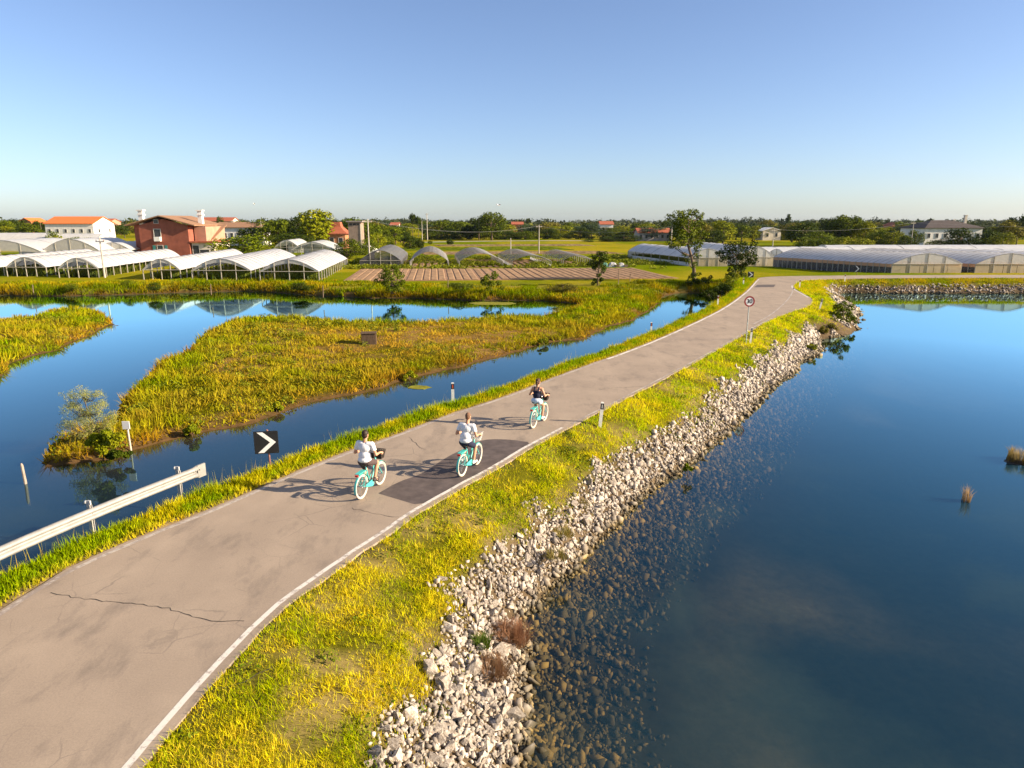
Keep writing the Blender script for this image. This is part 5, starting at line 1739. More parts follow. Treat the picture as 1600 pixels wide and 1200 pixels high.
tuft('dry_tuft', 'small pale dry reed tuft standing alone in the pond', 'plant', G(1509, 784, -.02), 110, .62, .012, .13, (.42, .28, .13), (.30, .20, .08), 61, .45)
tuft('reed_islet', 'tuft of straw coloured reeds in the pond at the right edge', 'plant', G(1594, 722, -.02), 520, .62, .018, .48, (.36, .26, .09), (.20, .15, .04), 62, .5)
m_ = MB(); p = G(1592, 724, -.05)
m_.ball((0, 0, 0), .62, 14, 6, (1, .7, .16)); o = m_.build('mud_mound', pm('dark_mud', (.035, .03, .022), .7, .3, 4), None, True, p); tag(o, 'dark mud mound under the reeds at the right edge', 'mud mound')
tuft('dry_plant', 'tangled reddish dry plant among the nearest rocks', 'plant', G(800, 1000, .28), 900, .55, .010, .34, (.30, .155, .085), (.22, .12, .06), 63, 1.1)
tuft('dry_plant', 'second tangled brown dry plant below the grey boulder', 'plant', G(770, 1052, .4), 700, .45, .010, .3, (.28, .16, .09), (.2, .12, .05), 64, 1.1)
tuft('green_plant', 'small bright green plant between the nearest boulders', 'plant', G(752, 1010, .6), 260, .36, .014, .16, (.075, .13, .015), (.14, .19, .02), 65, .8)
for i, (px, py) in enumerate([(905, 790), (870, 870), (935, 760), (1040, 690), (880, 835), (1110, 640)]):
    tuft('rock_weed', ['dry weed between the stones beside the leaning marker post', 'dry weed low among the stones near the water, nearer half', 'dry weed high on the stones below the middle rider', 'dry weed on the stones level with the third rider', 'brownish weed between near stones and underwater rocks', 'small dry weed on the stones below the speed sign'][i], 'plant', G(px, py, .6), 300, .28, .012, .28, (.24, .17, .05), (.18, .18, .03), 70 + i, 1.0)['group'] = 'weeds between the bank stones'

# ------------------------------------------------------------------ poles and wires
pole_m = pm('concrete_pole', (.46, .41, .34), .85, .15, 2.0, .2)
wood_m = pm('weathered_wood', (.20, .145, .10), .9, .3, 3.0, .1, stretch=(4, 4, .5), bump=.3)
insul_m = pm('insulator', (.25, .12, .07), .4, .1, 4, .5)
POLES = {}


def pole(px, yb, yt, label, Y=None, arm=True, r0=.14):
    b_ = G(px, yb, 1.0) if Y is None else AT(px, yb, Y)
    b_.z = .9
    H_ = AT(px, yt, b_.y).z - .9
    o = empty('utility_pole', b_, random.Random(int(px)).uniform(-.3, .3)); tag(o, label, 'pole', 'utility poles')
    m_ = MB(); m_.path([(0, 0, 0), (0, 0, H_)], [r0, r0 * .6], 8); m_.build('shaft', pole_m, o)
    if arm:
        m_ = MB(); m_.box((0, 0, H_ - .5), (1.5, .1, .12)); m_.build('crossarm', pole_m, o)
        for x_ in (-.65, 0, .65):
            m_ = MB(); m_.path([(x_, 0, H_ - .44), (x_, 0, H_ - .22)], [.05, .04], 6); m_.build('insulator', insul_m, o)
    POLES[px] = (b_.x, b_.y, b_.z + H_ - .25)
    return o


pole(164, 434, 372, 'grey pole in front of the white tunnels at left')
pole(578, 416, 342, 'tall pale pole left of the dark netted tunnel')
pole(410, 378, 345, 'pole right of the low white house', 230)
pole(668, 377, 333, 'taller of the two poles on the far lawn', 300, True, .2)
pole(660, 377, 345, 'shorter of the two poles on the far lawn', 300, False, .16)
pole(842, 398, 351, 'pale pole behind the net tunnels near the centre', 175)
pole(798, 402, 372, 'short pole beside the hoop tunnel with pale walls', 165, False)
pole(1048, 395, 352, 'pole half hidden behind the tall waterside tree', 150, False)
pole(1423, 384, 346, 'grey pole left of the hipped house', 205)
pole(1207, 388, 357, 'pole above the tunnels right of the road bend', 190)
wire_m = pm('wire', (.30, .29, .28), .5, .1, 4, .4)


def wire(a, b_, sag, label, dx):
    p0, p1 = Vector(POLES[a]) + Vector((dx, 0, 0)), Vector(POLES[b_]) + Vector((dx, 0, 0))
    m_ = MB(); m_.path([p0 + (p1 - p0) * (i / 12) - Vector((0, 0, sag * 4 * (i / 12) * (1 - i / 12))) for i in range(13)], .022, 3)
    tag(m_.build('power_line', wire_m), label, 'wire', 'power lines')


wire(1207, 1423, 1.2, 'power line above the tunnels on the right', 0)
POLES['e'] = (POLES[1423][0] + 60, 190, POLES[1423][2])
wire(1423, 'e', 1.2, 'power line past the hipped house to the right edge', 0)
wire(842, 1048, 1.5, 'power line from the central pole to the tall tree', 0)
wire(578, 842, 1.8, 'power line from the tall pale pole to the central pole', 0)

# thin stakes along the far shore
for i, (px, yb, yt) in enumerate([(966, 446, 420), (984, 440, 428), (700, 452, 436), (330, 458, 444), (505, 462, 446), (52, 455, 445)]):
    b_ = G(px, yb, .9)
    m_ = MB(); m_.path([(0, 0, -.2), (.03, 0, AT(px, yt, b_.y).z - .9)], .05, 5)
    tag(m_.build('stake', wood_m, None, False, b_), ['thin stake before the young conifer', 'short dark stake at the right end of the field', 'stake on the shore before the ploughed beds', 'stake on the shore below the broad tunnel',
                                                   'stake on the shore right of the white tunnels', 'stake on the shore at far left'][i], 'stake')

# ------------------------------------------------------------------ guard rail
rail_m = pm('galvanised_rail', (.285, .275, .255), .5, .14, 5, .35, metal=.2)
post_steel = pm('dark_post', (.22, .21, .20), .55, .15, 5, .4, metal=.4)
refl_w = pm('white_reflector', (.5, .49, .46), .25, .05, 6, .6)
zr_ = 2.34
r0_ = G(309, 737, zr_ - .16); r1_ = G(0, 864, zr_ - .16)
RAILP = [r0_.xy, r0_.xy * .5 + r1_.xy * .5 + Vector((-.06, .04)), r1_.xy, r1_.xy + Vector((-.55, -2.2)), r1_.xy + Vector((-.75, -6)), r1_.xy + Vector((-.6, -12))]
RAILP = smooth_line(RAILP, 2)
rail = empty('guard_rail', (r0_.x, r0_.y, 1.6))
tag(rail, 'galvanised steel crash barrier at the left road edge', 'guard rail')
prof = [(-.155, .0), (-.14, .03), (-.115, .075), (-.055, .085), (-.03, .02), (-.012, .0), (.012, .0), (.03, .02), (.055, .085), (.115, .075), (.14, .03), (.155, .0)]
vs = []; th = .006
for i, p in enumerate(RAILP):
    a_, b_ = RAILP[max(i - 1, 0)], RAILP[min(i + 1, len(RAILP) - 1)]
    d = (b_ - a_).normalized(); nr = Vector((-d.y, d.x))
    fl = .02 if i else 0.0
    for dz_, o_ in prof:
        kz = 1.0 if i else 1.18
        vs.append((p.x + nr.x * (o_ - .02) - rail.location.x, p.y + nr.y * (o_ - .02) - rail.location.y, zr_ - .16 + dz_ * kz - 1.6))
np_ = len(prof)
fs = [(i * np_ + j, i * np_ + j + 1, (i + 1) * np_ + j + 1, (i + 1) * np_ + j) for i in range(len(RAILP) - 1) for j in range(np_ - 1)]
me = np_mesh('beam', np.array(vs), np.array(fs), rail_m, True)
bo = link('beam', me, rail)
so = bo.modifiers.new('thickness', 'SOLIDIFY'); so.thickness = .008
# flared end piece
d0 = (RAILP[0] - RAILP[1]).normalized()
m_ = MB(); q = d0 * .12
m_.box((q.x, q.y, zr_ - .16 - 1.6), (.26, .05, .36), rz=math.atan2(d0.y, d0.x)); m_.build('end_piece', rail_m, rail)
for k_ in range(4):
    m_ = MB(); q = d0 * (-.12 + .07 * k_)
    m_.ball((q.x + .03, q.y - .07, zr_ - .10 - 1.6), .02, 6, 4); m_.build('bolt', post_steel, rail)
nrm = Vector((-d0.y, d0.x))
cum = 0; want = .55; last = RAILP[0]
for p in RAILP[1:]:
    seg = (p - last).length
    while cum + seg >= want:
        q = last + (p - last) * ((want - cum) / seg)
        dd = (p - last).normalized(); nr = Vector((dd.y, -dd.x))
        if nr.x > 0: nr = -nr
        c_ = q + nr * .10
        gz = float(ground_z(c_.x, c_.y)[0])
        rel = Vector((c_.x - rail.location.x, c_.y - rail.location.y, 0))
        m_ = MB(); zt = zr_ + .06
        m_.box((rel.x, rel.y, (zt + gz - .3) / 2 - 1.6), (.05, .12, zt - gz + .3), rz=math.atan2(dd.y, dd.x)); m_.box((rel.x + .03, rel.y, (zt + gz - .3) / 2 - 1.6), (.012, .13, zt - gz + .298), rz=math.atan2(dd.y, dd.x))
        po = m_.build('post', pm('zinc_post', (.42, .40, .37), .5, .15, 5, .4, metal=.3), rail)
        m_ = MB(); m_.box((rel.x + .02, rel.y, zt + .05 - 1.6), (.03, .09, .1), rz=math.atan2(dd.y, dd.x)); m_.ball((rel.x - .07, rel.y + .02, zt + .05 - 1.6), .045, 8, 5)
        m_.build('reflector', refl_w, po)
        want += 2.5
    cum += seg; last = p

# ------------------------------------------------------------------ delineator posts
del_w = pm('delineator_white', (.74, .72, .67), .5, .06, 6, .4)
del_k = pm('delineator_black', (.02, .02, .02), .5, .1, 6, .4)
del_r = pm('delineator_reflector', (.62, .10, .04), .25, .1, 6, .6)


def delineator(px, py, label, lean=(0, 0), h=.98, z=1.62, face=0.0):
    b_ = G(px, py, z)
    b_.z = float(ground_z(b_.x, b_.y)[0]) - .05
    o = empty('delineator_post', b_, face)
    o.rotation_euler = (lean[0], lean[1], face)
    tag(o, label, 'roadside post', 'white roadside marker posts')
    tri = [(-.06, -.045), (.06, -.045), (.035, .05), (-.035, .05)]
    m_ = MB(); m_.prism(tri, 0, h * .74); m_.build('body', del_w, o)
    m_ = MB(); m_.prism([(x_ * 1.04, y_ * 1.04) for x_, y_ in tri], h * .74 + .001, h * .96); bd = m_.build('black_band', del_k, o)
    m_ = MB(); m_.box((0, -.052, h * .85), (.04, .012, .14)); m_.build('reflector', del_r if lean[1] == 0 and face == 0 else refl_w, bd)
    m_ = MB(); m_.prism([(x_ * .98, y_ * .98) for x_, y_ in tri], h * .96 + .001, h); m_.build('cap', del_w, o)
    return o


delineator(708, 632, 'white marker post left of the road behind the riders')
delineator(937, 663, 'leaning white marker post at the right verge near the third rider', (0, R(4.5)), h=1.0)
delineator(1172, 533, 'white marker post next to the speed limit sign', (0, R(3)), h=1.05)
delineator(1017, 522, 'white marker post left of the road facing the spit end')
delineator(1121, 480, 'white marker post on the left verge below the dark bush')
delineator(1161, 448, 'small white marker post at the left of the road bend')
delineator(1280, 482, 'leaning marker post beside the lay-by', (0, R(10)), h=1.05)
delineator(1249, 450, 'marker post on the grass corner of the bend')
delineator(1320, 437, 'far white marker post along the road to the right')

# ------------------------------------------------------------------ signs
sign_black = pm('sign_black', (.012, .012, .014), .5, .2, 5, .4)
sign_white = pm('sign_white', (.72, .71, .69), .45, .05, 5, .4)
sign_red = pm('sign_red', (.24, .030, .025), .5, .12, 5, .4)
rust_post = pm('rusty_post', (.28, .13, .10), .8, .3, 9, .3)


def chevron_sign(px, py, w_, h_, zc, label, face, z=1.5):
    b_ = G(px, py, z); b_.z = float(ground_z(b_.x, b_.y)[0]) - .05
    o = empty('chevron_sign', b_, face); tag(o, label, 'road sign', 'chevron bend signs')
    m_ = MB(); m_.box((0, 0, zc), (w_, .03, h_)); m_.build('panel', sign_black, o)
    t = w_ * .24
    x0 = -w_ * .36; xm = w_ * .16
    pts = [(x0, h_ * .46), (x0 + t, h_ * .46), (xm + t, 0), (x0 + t, -h_ * .46), (x0, -h_ * .46), (xm, 0)]
    m_ = MB(); vs = [(x_, -.019, zc + z_) for x_, z_ in pts]
    m_.add(vs + [(x_, -.0155, z_) for x_, _, z_ in vs], [(0, 1, 2, 5), (5, 2, 3, 4), (6, 11, 8, 7), (11, 10, 9, 8)] + [(i, (i + 1) % 6, 6 + (i + 1) % 6, 6 + i) for i in range(6)])
    m_.build('white_chevron', sign_white, o)
    m_ = MB(); m_.path([(w_ * .06, .05, 0), (w_ * .06, .05, zc + h_ * .5 + .03)], .03, 8); po = m_.build('post', rust_post, o)
    for z_ in (-.25, .25):
        m_ = MB(); m_.box((w_ * .06, .03, zc + h_ * z_), (.12, .03, .04)); m_.build('clamp', steel, o)
    return o


chevron_sign(420, 737, .70, .70, 1.06, 'black sign with white chevron beside the nearest rider', R(10), 1.5)
chevron_sign(1172, 441, .75, .7, .75, 'small chevron sign at the left of the far bend', R(-5), 1.4)
chevron_sign(1338, 431, .75, .9, .95, 'small chevron sign before the dark side of the long tunnel', R(-12), 1.5)
# speed limit sign
b_ = G(1166, 535, 1.6); b_.z = float(ground_z(b_.x, b_.y)[0]) - .1
o = empty('speed_limit_sign', b_, R(4))
tag(o, 'round 30 speed limit sign on a thin steel post', 'road sign')
zc = AT(1169, 471, b_.y).z - b_.z
m_ = MB(); m_.path([(0, .04, 0), (0, .04, zc + .28)], .032, 8); m_.build('post', steel, o)
xo = 0.0


def disc(r0, r1, y0, y1, name, mat, n=32):
    m_ = MB(); vs = []
    for y_ in (y0, y1):
        for r_ in (r0, r1):
            for i in range(n):
                a = 2 * math.pi * i / n; vs.append((r_ * math.cos(a), y_, zc + r_ * math.sin(a)))
    fs = []
    for i in range(n):
        j = (i + 1) % n
        fs += [(i, j, n + j, n + i), (2 * n + i, 3 * n + i, 3 * n + j, 2 * n + j), (n + i, n + j, 3 * n + j, 3 * n + i)]
        if r0 > 0: fs.append((i, 2 * n + i, 2 * n + j, j))
    m_.add(vs, fs)
    return m_.build(name, mat, o)


disc(0.0001, .255, -.004, .012, 'face', sign_white)
disc(.24, .33, -.012, .014, 'red_ring', sign_red)
fc = bpy.data.curves.new('numerals', 'FONT'); fc.body = '30'; fc.size = .36; fc.align_x = 'CENTER'; fc.align_y = 'CENTER'; fc.extrude = .003; fc.offset = .006
tmp = bpy.data.objects.new('tmp', fc); COL.objects.link(tmp)
dg = bpy.context.evaluated_depsgraph_get()
me = bpy.data.meshes.new_from_object(tmp.evaluated_get(dg)); bpy.data.objects.remove(tmp)
me.materials.clear(); me.materials.append(sign_black)
nu = link('numerals', me, o, (0, -.009, zc)); nu.rotation_euler = (math.pi / 2, 0, 0)
# little white notice in the marsh and the old stake
b_ = G(205, 705, 0.0)
o = empty('marsh_notice', b_); tag(o, 'small white notice board on a post at the spit edge', 'sign')
H_ = AT(201, 658, b_.y).z
m_ = MB(); m_.path([(0, .02, -.6), (-.04, .02, H_ - .05)], .035, 7); m_.build('post', pm('pale_wood_post', (.58, .50, .40), .8, .15, 4), o)
m_ = MB(); m_.box((-.05, -.03, H_ - .16), (.28, .03, .32)); m_.build('board', sign_white, o)
b_ = G(40, 756, 0.0)
m_ = MB(); H_ = AT(36, 724, b_.y).z
m_.path([(0, 0, -.8), (0, 0, 0), (-.02, 0, H_ * .9), (-.03, 0, H_)], [.05, .05, .045, .02], 7)
tag(m_.build('mooring_stake', pm('grey_wood', (.36, .29, .23), .85, .2, 4), None, False, b_), 'weathered wooden stake standing in the lagoon at left', 'stake')
# hunting hide: plank box on the spit
hide_m = pm('dark_planks', (.105, .07, .045), .9, .3, 3.0, .1, stretch=(4, 4, .5), bump=.3)
b_ = G(577, 536, .45); b_.z = float(ground_z(b_.x, b_.y)[0]) - .05
o = empty('plank_hide', b_, R(8)); tag(o, 'small weathered plank box on the bare middle of the spit', 'hut')
for i in range(6):
    m_ = MB(); m_.box((-.40 + .16 * i, -.4, .42 + .01 * (i % 2)), (.15, .03, .8)); m_.build('plank', hide_m, o)
for i in range(5):
    for s_ in (-1, 1):
        m_ = MB(); m_.box((s_ * .49, -.3 + .16 * i, .42), (.03, .15, .8)); m_.build('plank', hide_m, o)
for i in range(6):
    m_ = MB(); m_.box((-.40 + .16 * i, .42, .42), (.15, .03, .8)); m_.build('plank', hide_m, o)
m_ = MB(); m_.box((0, 0, .84), (1.08, .95, .04)); m_.build('lid', hide_m, o)
# floating algae mats
alg_m = pm('algae', (.20, .19, .012), .8, .35, 3.0, .2, bump=.3)
for (cx_, cy_, rx_, ry_, lab) in [(655, 605, 19, 3.2, 'floating yellow-green algae mat in the channel'), (770, 474, 40, 2.4, 'long algae mat along the north shore')]:
    r_ = random.Random(cx_)
    pts = [G(cx_ + rx_ * math.cos(a) * r_.uniform(.8, 1.1), cy_ + ry_ * math.sin(a) * r_.uniform(.75, 1.1), .012) for a in [2 * math.pi * i / 26 for i in range(26)]]
    m_ = MB(); m_.prism([(p.x, p.y) for p in pts], -.02, .014)
    tag(m_.build('algae_mat', alg_m), lab, 'algae')
# sheet-covered heap at the right end of the net tunnels
b_ = G(958, 417, 1.0)
o = empty('covered_heap', b_); tag(o, 'low heap of crates under white and green sheets behind the field', 'heap')
hp = random.Random(6)
for (dx_, w_, hh_, mt_) in [(-1.6, 1.5, .75, pm('green_sheet', (.06, .16, .11), .6, .2, 2)), (-.1, 1.6, .8, pm('white_sheet', (.42, .41, .4), .6, .1, 2)), (1.4, 1.3, .7, pm('white_sheet', (.62, .61, .6)))]:
    m_ = MB(); n_ = 7
    vs = [(dx_ + w_ * (i / n_ - .5), (j / n_ - .5) * 1.4, max(0, hh_ * (1 - (2 * i / n_ - 1) ** 4) * (1 - (2 * j / n_ - 1) ** 4) + hp.uniform(-.06, .06))) for i in range(n_ + 1) for j in range(n_ + 1)]
    m_.add(vs, [(i * (n_ + 1) + j, (i + 1) * (n_ + 1) + j, (i + 1) * (n_ + 1) + j + 1, i * (n_ + 1) + j + 1) for i in range(n_) for j in range(n_)])
    m_.build('sheet', mt_, o)
for dx_ in (-2.3, .7, 2.2):
    m_ = MB(); m_.box((dx_, -.6, .2), (.6, .4, .4)); m_.build('crate', wood_m, o)
# a bird over the fields
for (px, py, Y, lab) in [(779, 321, 120, 'white gull in flight above the big tree'), (397, 319, 140, 'white gull in flight above the low white house')]:
    p = AT(px, py, Y)
    m_ = MB(); m_.ball((0, 0, 0), .12, 8, 6, (1.6, .6, .6))
    for s_ in (-1, 1): m_.extr([(.12, s_ * .05, .02), (-.1, s_ * .05, .02), (-.12, s_ * .38, .22), (-.02, s_ * .62, .12), (.08, s_ * .36, .22)], (0, 0, .02))
    tag(m_.build('gull', sign_white, None, False, p, .7), lab, 'bird')

# ------------------------------------------------------------------ bicycles and riders
turq = pm('turquoise_paint', (.07, .44, .40), .35, .08, 8, .5)
cream_tyre = pm('cream_tyre', (.50, .46, .38), .75, .08, 20, .2)
rim_m = pm('white_rim', (.5, .49, .46), .35, .05, 8, .5)
chrome = pm('chrome', (.62, .62, .62), .25, .05, 8, .5, metal=.9)
black_r = pm('black_rubber', (.02, .02, .02), .7, .2, 8, .3)
saddle_m = pm('dark_saddle', (.035, .028, .025), .6, .2, 8, .3)
wicker_d = pm('dark_wicker', (.055, .042, .035), .8, .3, 30, .2)
wire_w = pm('white_wire', (.70, .69, .66), .5, .05, 8, .4)
red_l = pm('red_light', (.55, .02, .02), .2, .1, 8, .6)
WR = .335; WB = 1.06
hubs = ((0, 0, WR), (WB, 0, WR))


def circ(c, r, n=28, a0=0.0, a1=2 * math.pi, y=0.0):
    full = abs(a1 - a0 - 2 * math.pi) < 1e-6
    m = n if full else n + 1
    return [(c[0] + r * math.cos(a0 + (a1 - a0) * i / n), y, c[2] + r * math.sin(a0 + (a1 - a0) * i / n)) for i in range(m)]


BIKE_MESH = {}


def bike_mesh(key, fn):
    if key not in BIKE_MESH: BIKE_MESH[key] = fn()
    return BIKE_MESH[key]


def make_bicycle(label, loc, rz, basket, crank_a):
    o = empty('bicycle', loc, rz); tag(o, label, 'bicycle', 'turquoise bicycles')
    for h_ in hubs:
        def tyre():
            m_ = MB(); m_.path(circ((0, 0, 0), WR - .022, 32), .022, 8, closed=True); return m_.mesh('tyre', cream_tyre, True)
        def rim():
            m_ = MB(); m_.path(circ((0, 0, 0), WR - .055, 32), .013, 6, closed=True); return m_.mesh('rim', rim_m, True)
        def spokes():
            m_ = MB()
            for i in range(24):
                a = 2 * math.pi * i / 24; s_ = .03 * (1 if i % 2 else -1)
                m_.path([(0, s_, 0), ((WR - .06) * math.cos(a), 0, (WR - .06) * math.sin(a))], .0022, 3, cap=False)
            return m_.mesh('spokes', chrome)
        def hub():
            m_ = MB(); m_.path([(0, -.05, 0), (0, .05, 0)], .025, 8); return m_.mesh('wheel', chrome, True)
        w_ = link('wheel', bike_mesh('hub', hub), o, h_)
        link('tyre', bike_mesh('tyre', tyre), w_); link('rim', bike_mesh('rim', rim), w_); link('spokes', bike_mesh('spokes', spokes), w_)

    def frame():
        m_ = MB()
        bb = (.44, 0, .29); st = (.27, 0, .80); ht = (.80, 0, .88); hb = (.83, 0, .72)
        m_.path([bb, st], .017, 8)                                    # seat tube
        m_.path([bb, (.60, 0, .40), (.74, 0, .60), hb], .021, 8)       # low step-through tube
        m_.path([(.40, 0, .42), (.60, 0, .56), (.80, 0, .80)], .016, 8)
        m_.path([hb, ht], .024, 8)
        for s_ in (-1, 1):
            m_.path([(.44, s_ * .03, .29), (.2, s_ * .055, .31), (0, s_ * .062, WR)], .010, 6)
            m_.path([(.30, s_ * .02, .70), (.12, s_ * .05, .50), (0, s_ * .062, WR)], .009, 6)
            m_.path([(.83, s_ * .03, .70), (.90, s_ * .055, .56), (1.0, s_ * .058, .42), (WB, s_ * .058, WR)], .012, 6)
        return m_.mesh('frame', turq, True)
    link('frame', bike_mesh('frame', frame), o)

    def fender(h_, a0, a1):
        def f():
            m_ = MB(); n = 14; vs = []
            for i in range(n + 1):
                a = a0 + (a1 - a0) * i / n
                for y_, dr_ in ((-.032, -.012), (0, 0), (.032, -.012)):
                    r_ = WR + .028 + dr_; vs.append((h_[0] + r_ * math.cos(a), y_, h_[2] + r_ * math.sin(a)))
            m_.add(vs, [(i * 3 + j, i * 3 + j + 1, (i + 1) * 3 + j + 1, (i + 1) * 3 + j) for i in range(n) for j in range(2)])
            return m_.mesh('fender', turq, True)
        return f
    link('fender', bike_mesh('fr', fender(hubs[0], R(25), R(195))), o)
    link('fender', bike_mesh('ff', fender(hubs[1], R(35), R(165))), o)

    def rack():
        m_ = MB()
        for s_ in (-1, 1):
            m_.path([(.24, s_ * .05, .72), (.18, s_ * .06, .74), (-.2, s_ * .06, .74)], .006, 5); m_.path([(-.05, s_ * .062, .74), (0, s_ * .065, WR)], .006, 5)
        m_.box((-.02, 0, .752), (.36, .13, .012)); return m_.mesh('rear_rack', turq)
    link('rear_rack', bike_mesh('rack', rack), o)

    def light():
        m_ = MB(); m_.box((-.225, 0, .71), (.03, .09, .05)); return m_.mesh('rear_light', red_l)
    link('rear_light', bike_mesh('light', light), o)

    def saddle():
        m_ = MB(); m_.extr([(.12, -.11, .885), (.20, -.10, .885), (.30, -.04, .885), (.42, -.02, .88), (.42, .02, .88), (.30, .04, .885), (.20, .10, .885), (.12, .11, .885)], (0, 0, .05)); return m_.mesh('saddle', saddle_m)
    link('saddle', bike_mesh('saddle', saddle), o)

    def spost():
        m_ = MB(); m_.path([(.275, 0, .78), (.24, 0, .89)], .013, 8); return m_.mesh('seat_post', chrome, True)
    link('seat_post', bike_mesh('spost', spost), o)

    def bar():
        m_ = MB(); m_.path([(.78, 0, .88), (.765, 0, 1.03)], .013, 8)
        m_.path([(.60, -.29, 1.07), (.68, -.285, 1.08), (.76, -.20, 1.07), (.78, -.06, 1.03), (.78, .06, 1.03), (.76, .20, 1.07), (.68, .285, 1.08), (.60, .29, 1.07)], .011, 8)
        return m_.mesh('handlebar', chrome, True)
    hb_ = link('handlebar', bike_mesh('bar', bar), o)
    for s_ in (-1, 1):
        def grip(s_=s_):
            m_ = MB(); m_.path([(.575, s_ * .29, 1.068), (.675, s_ * .286, 1.08)], .017, 8); return m_.mesh('grip', black_r, True)
        link('grip', bike_mesh('grip%d' % s_, grip), hb_)

    def crank():
        m_ = MB(); m_.path([(0, -.07, 0), (0, .07, 0)], .018, 8)
        m_.path([(0, -.075, 0), (.165, -.085, 0)], .011, 6); m_.path([(0, .075, 0), (-.165, .085, 0)], .011, 6)
        m_.path(circ((0, 0, 0), .085, 20, y=-.055), .006, 5, closed=True)
        return m_.mesh('crank', chrome)
    ck = link('crank', bike_mesh('crank', crank), o, (.44, 0, .29)); ck.rotation_euler = (0, -crank_a, 0)
    for s_ in (-1, 1):
        a = crank_a if s_ < 0 else crank_a + math.pi
        m_ = MB(); m_.box((0, 0, 0), (.09, .09, .022)); link('pedal', bike_mesh('pedal', lambda m_=m_: m_.mesh('pedal', black_r)), o, (.44 + .165 * math.cos(a), s_ * .135, .29 + .165 * math.sin(a)))

    def guard():
        m_ = MB(); m_.extr([(.50, -.085, .37), (.54, -.085, .29), (.50, -.085, .21), (.42, -.085, .20), (.10, -.085, .30), (.10, -.085, .36), (.40, -.085, .385)], (0, .012, 0)); return m_.mesh('chain_guard', turq)
    link('chain_guard', bike_mesh('guard', guard), o)

    def bask():
        m_ = MB(); x0, x1, w0, w1, z0, z1 = .86, 1.06, .14, .18, .83, 1.05
        bot = [(x0 + .02, -w0, z0), (x1 - .03, -w0, z0), (x1 - .03, w0, z0), (x0 + .02, w0, z0)]; top = [(x0 - .02, -w1, z1), (x1 + .03, -w1, z1), (x1 + .03, w1, z1), (x0 - .02, w1, z1)]
        th = .012 if basket == 'wicker' else .005
        B_, T_ = [Vector(p) for p in bot], [Vector(p) for p in top]
        for lv in ((0, .12, .24, .36, .48, .6, .72, .84, 1) if basket == 'wicker' else (0, .25, .5, .75, 1)):
            m_.path([B_[i] + (T_[i] - B_[i]) * lv for i in range(4)], th, 4, closed=True)
        for i in range(4):
            j = (i + 1) % 4
            n = 6
            for k_ in range(n):
                f_ = k_ / n; m_.path([B_[i] + (B_[j] - B_[i]) * f_, T_[i] + (T_[j] - T_[i]) * f_], th * .8, 4)
        for k_ in range(1, 5):
            f_ = k_ / 5; m_.path([B_[0] + (B_[3] - B_[0]) * f_, B_[1] + (B_[2] - B_[1]) * f_], th * .8, 4)
        return m_.mesh('basket', wicker_d if basket == 'wicker' else wire_w)
    link('basket', bike_mesh('bask' + basket, bask), o)
    return o


skin_m = pm('skin', (.52, .27, .165), .55, .08, 9, .3)
shirt_w = pm('white_cotton', (.70, .70, .71), .9, .04, 5, .1, bump=.15)
shorts_b = pm('brown_shorts', (.085, .060, .058), .9, .12, 8, .1, bump=.15)
shorts_n = pm('navy_shorts', (.030, .032, .060), .9, .12, 8, .1, bump=.15)
shorts_l = pm('pale_denim', (.55, .62, .72), .9, .1, 10, .1, bump=.15)
top_n = pm('navy_top', (.022, .024, .045), .9, .12, 8, .1)
hair_d = pm('dark_hair', (.030, .017, .010), .6, .3, 20, .3, stretch=(1, 1, 4))
hair_s = pm('cropped_hair', (.16, .085, .050), .7, .15, 25, .2)
hair_b = pm('brown_hair', (.070, .032, .018), .6, .3, 20, .3)
shoe_d = pm('dark_shoe', (.055, .045, .045), .7, .2, 10, .3)
shoe_w = pm('white_shoe', (.72, .70, .68), .7, .05, 10, .3)
eye_m = pm('eye', (.03, .02, .015), .3, .1, 10, .5)
lip_m = pm('lips', (.36, .12, .09), .5, .1, 10, .3)


def blob(items, voxel, name, mat, parent, smooth=2):
    """one continuous surface grown from tapered limbs (p0, p1, r0, r1) and ellipsoids (c, (rx, ry, rz))"""
    m_ = MB()
    for it in items:
        if len(it) == 2:
            c, r_ = it; m_.ball(c, 1.0, 16, 10, r_)
        else:
            p0, p1, r0, r1 = it[:4]
            flat = len(it) > 4
            p0, p1 = Vector(p0), Vector(p1)
            m_.path([p0, p1], [r0, r1], 12)
            m_.ball(p0, r0 * .999, 12, 8)
            if not flat: m_.ball(p1, r1 * .999, 12, 8)
    me = m_.mesh('tmp', None)
    t_ = bpy.data.objects.new('tmp', me); COL.objects.link(t_)
    md = t_.modifiers.new('r', 'REMESH'); md.mode = 'VOXEL'; md.voxel_size = voxel; md.use_smooth_shade = True
    if smooth:
        ms = t_.modifiers.new('s', 'SMOOTH'); ms.factor = .5; ms.iterations = smooth
    dg = bpy.context.evaluated_depsgraph_get(); dg.update()
    out = bpy.data.meshes.new_from_object(t_.evaluated_get(dg))
    bpy.data.objects.remove(t_); bpy.data.meshes.remove(me)
    out.name = name
    out.materials.clear(); out.materials.append(mat)
    return link(name, out, parent)


def bend(a, b_, l1, l2, pole_dir):
    """joint position of a two-bone limb"""
    a, b_ = Vector(a), Vector(b_); d = b_ - a; L = min(d.length, (l1 + l2) * .999); dn = d.normalized()
    x_ = (l1 * l1 - l2 * l2 + L * L) / (2 * L); h_ = math.sqrt(max(l1 * l1 - x_ * x_, 0))
    p_ = Vector(pole_dir); p_ = (p_ - dn * p_.dot(dn)).normalized()
    return a + dn * x_ + p_ * h_


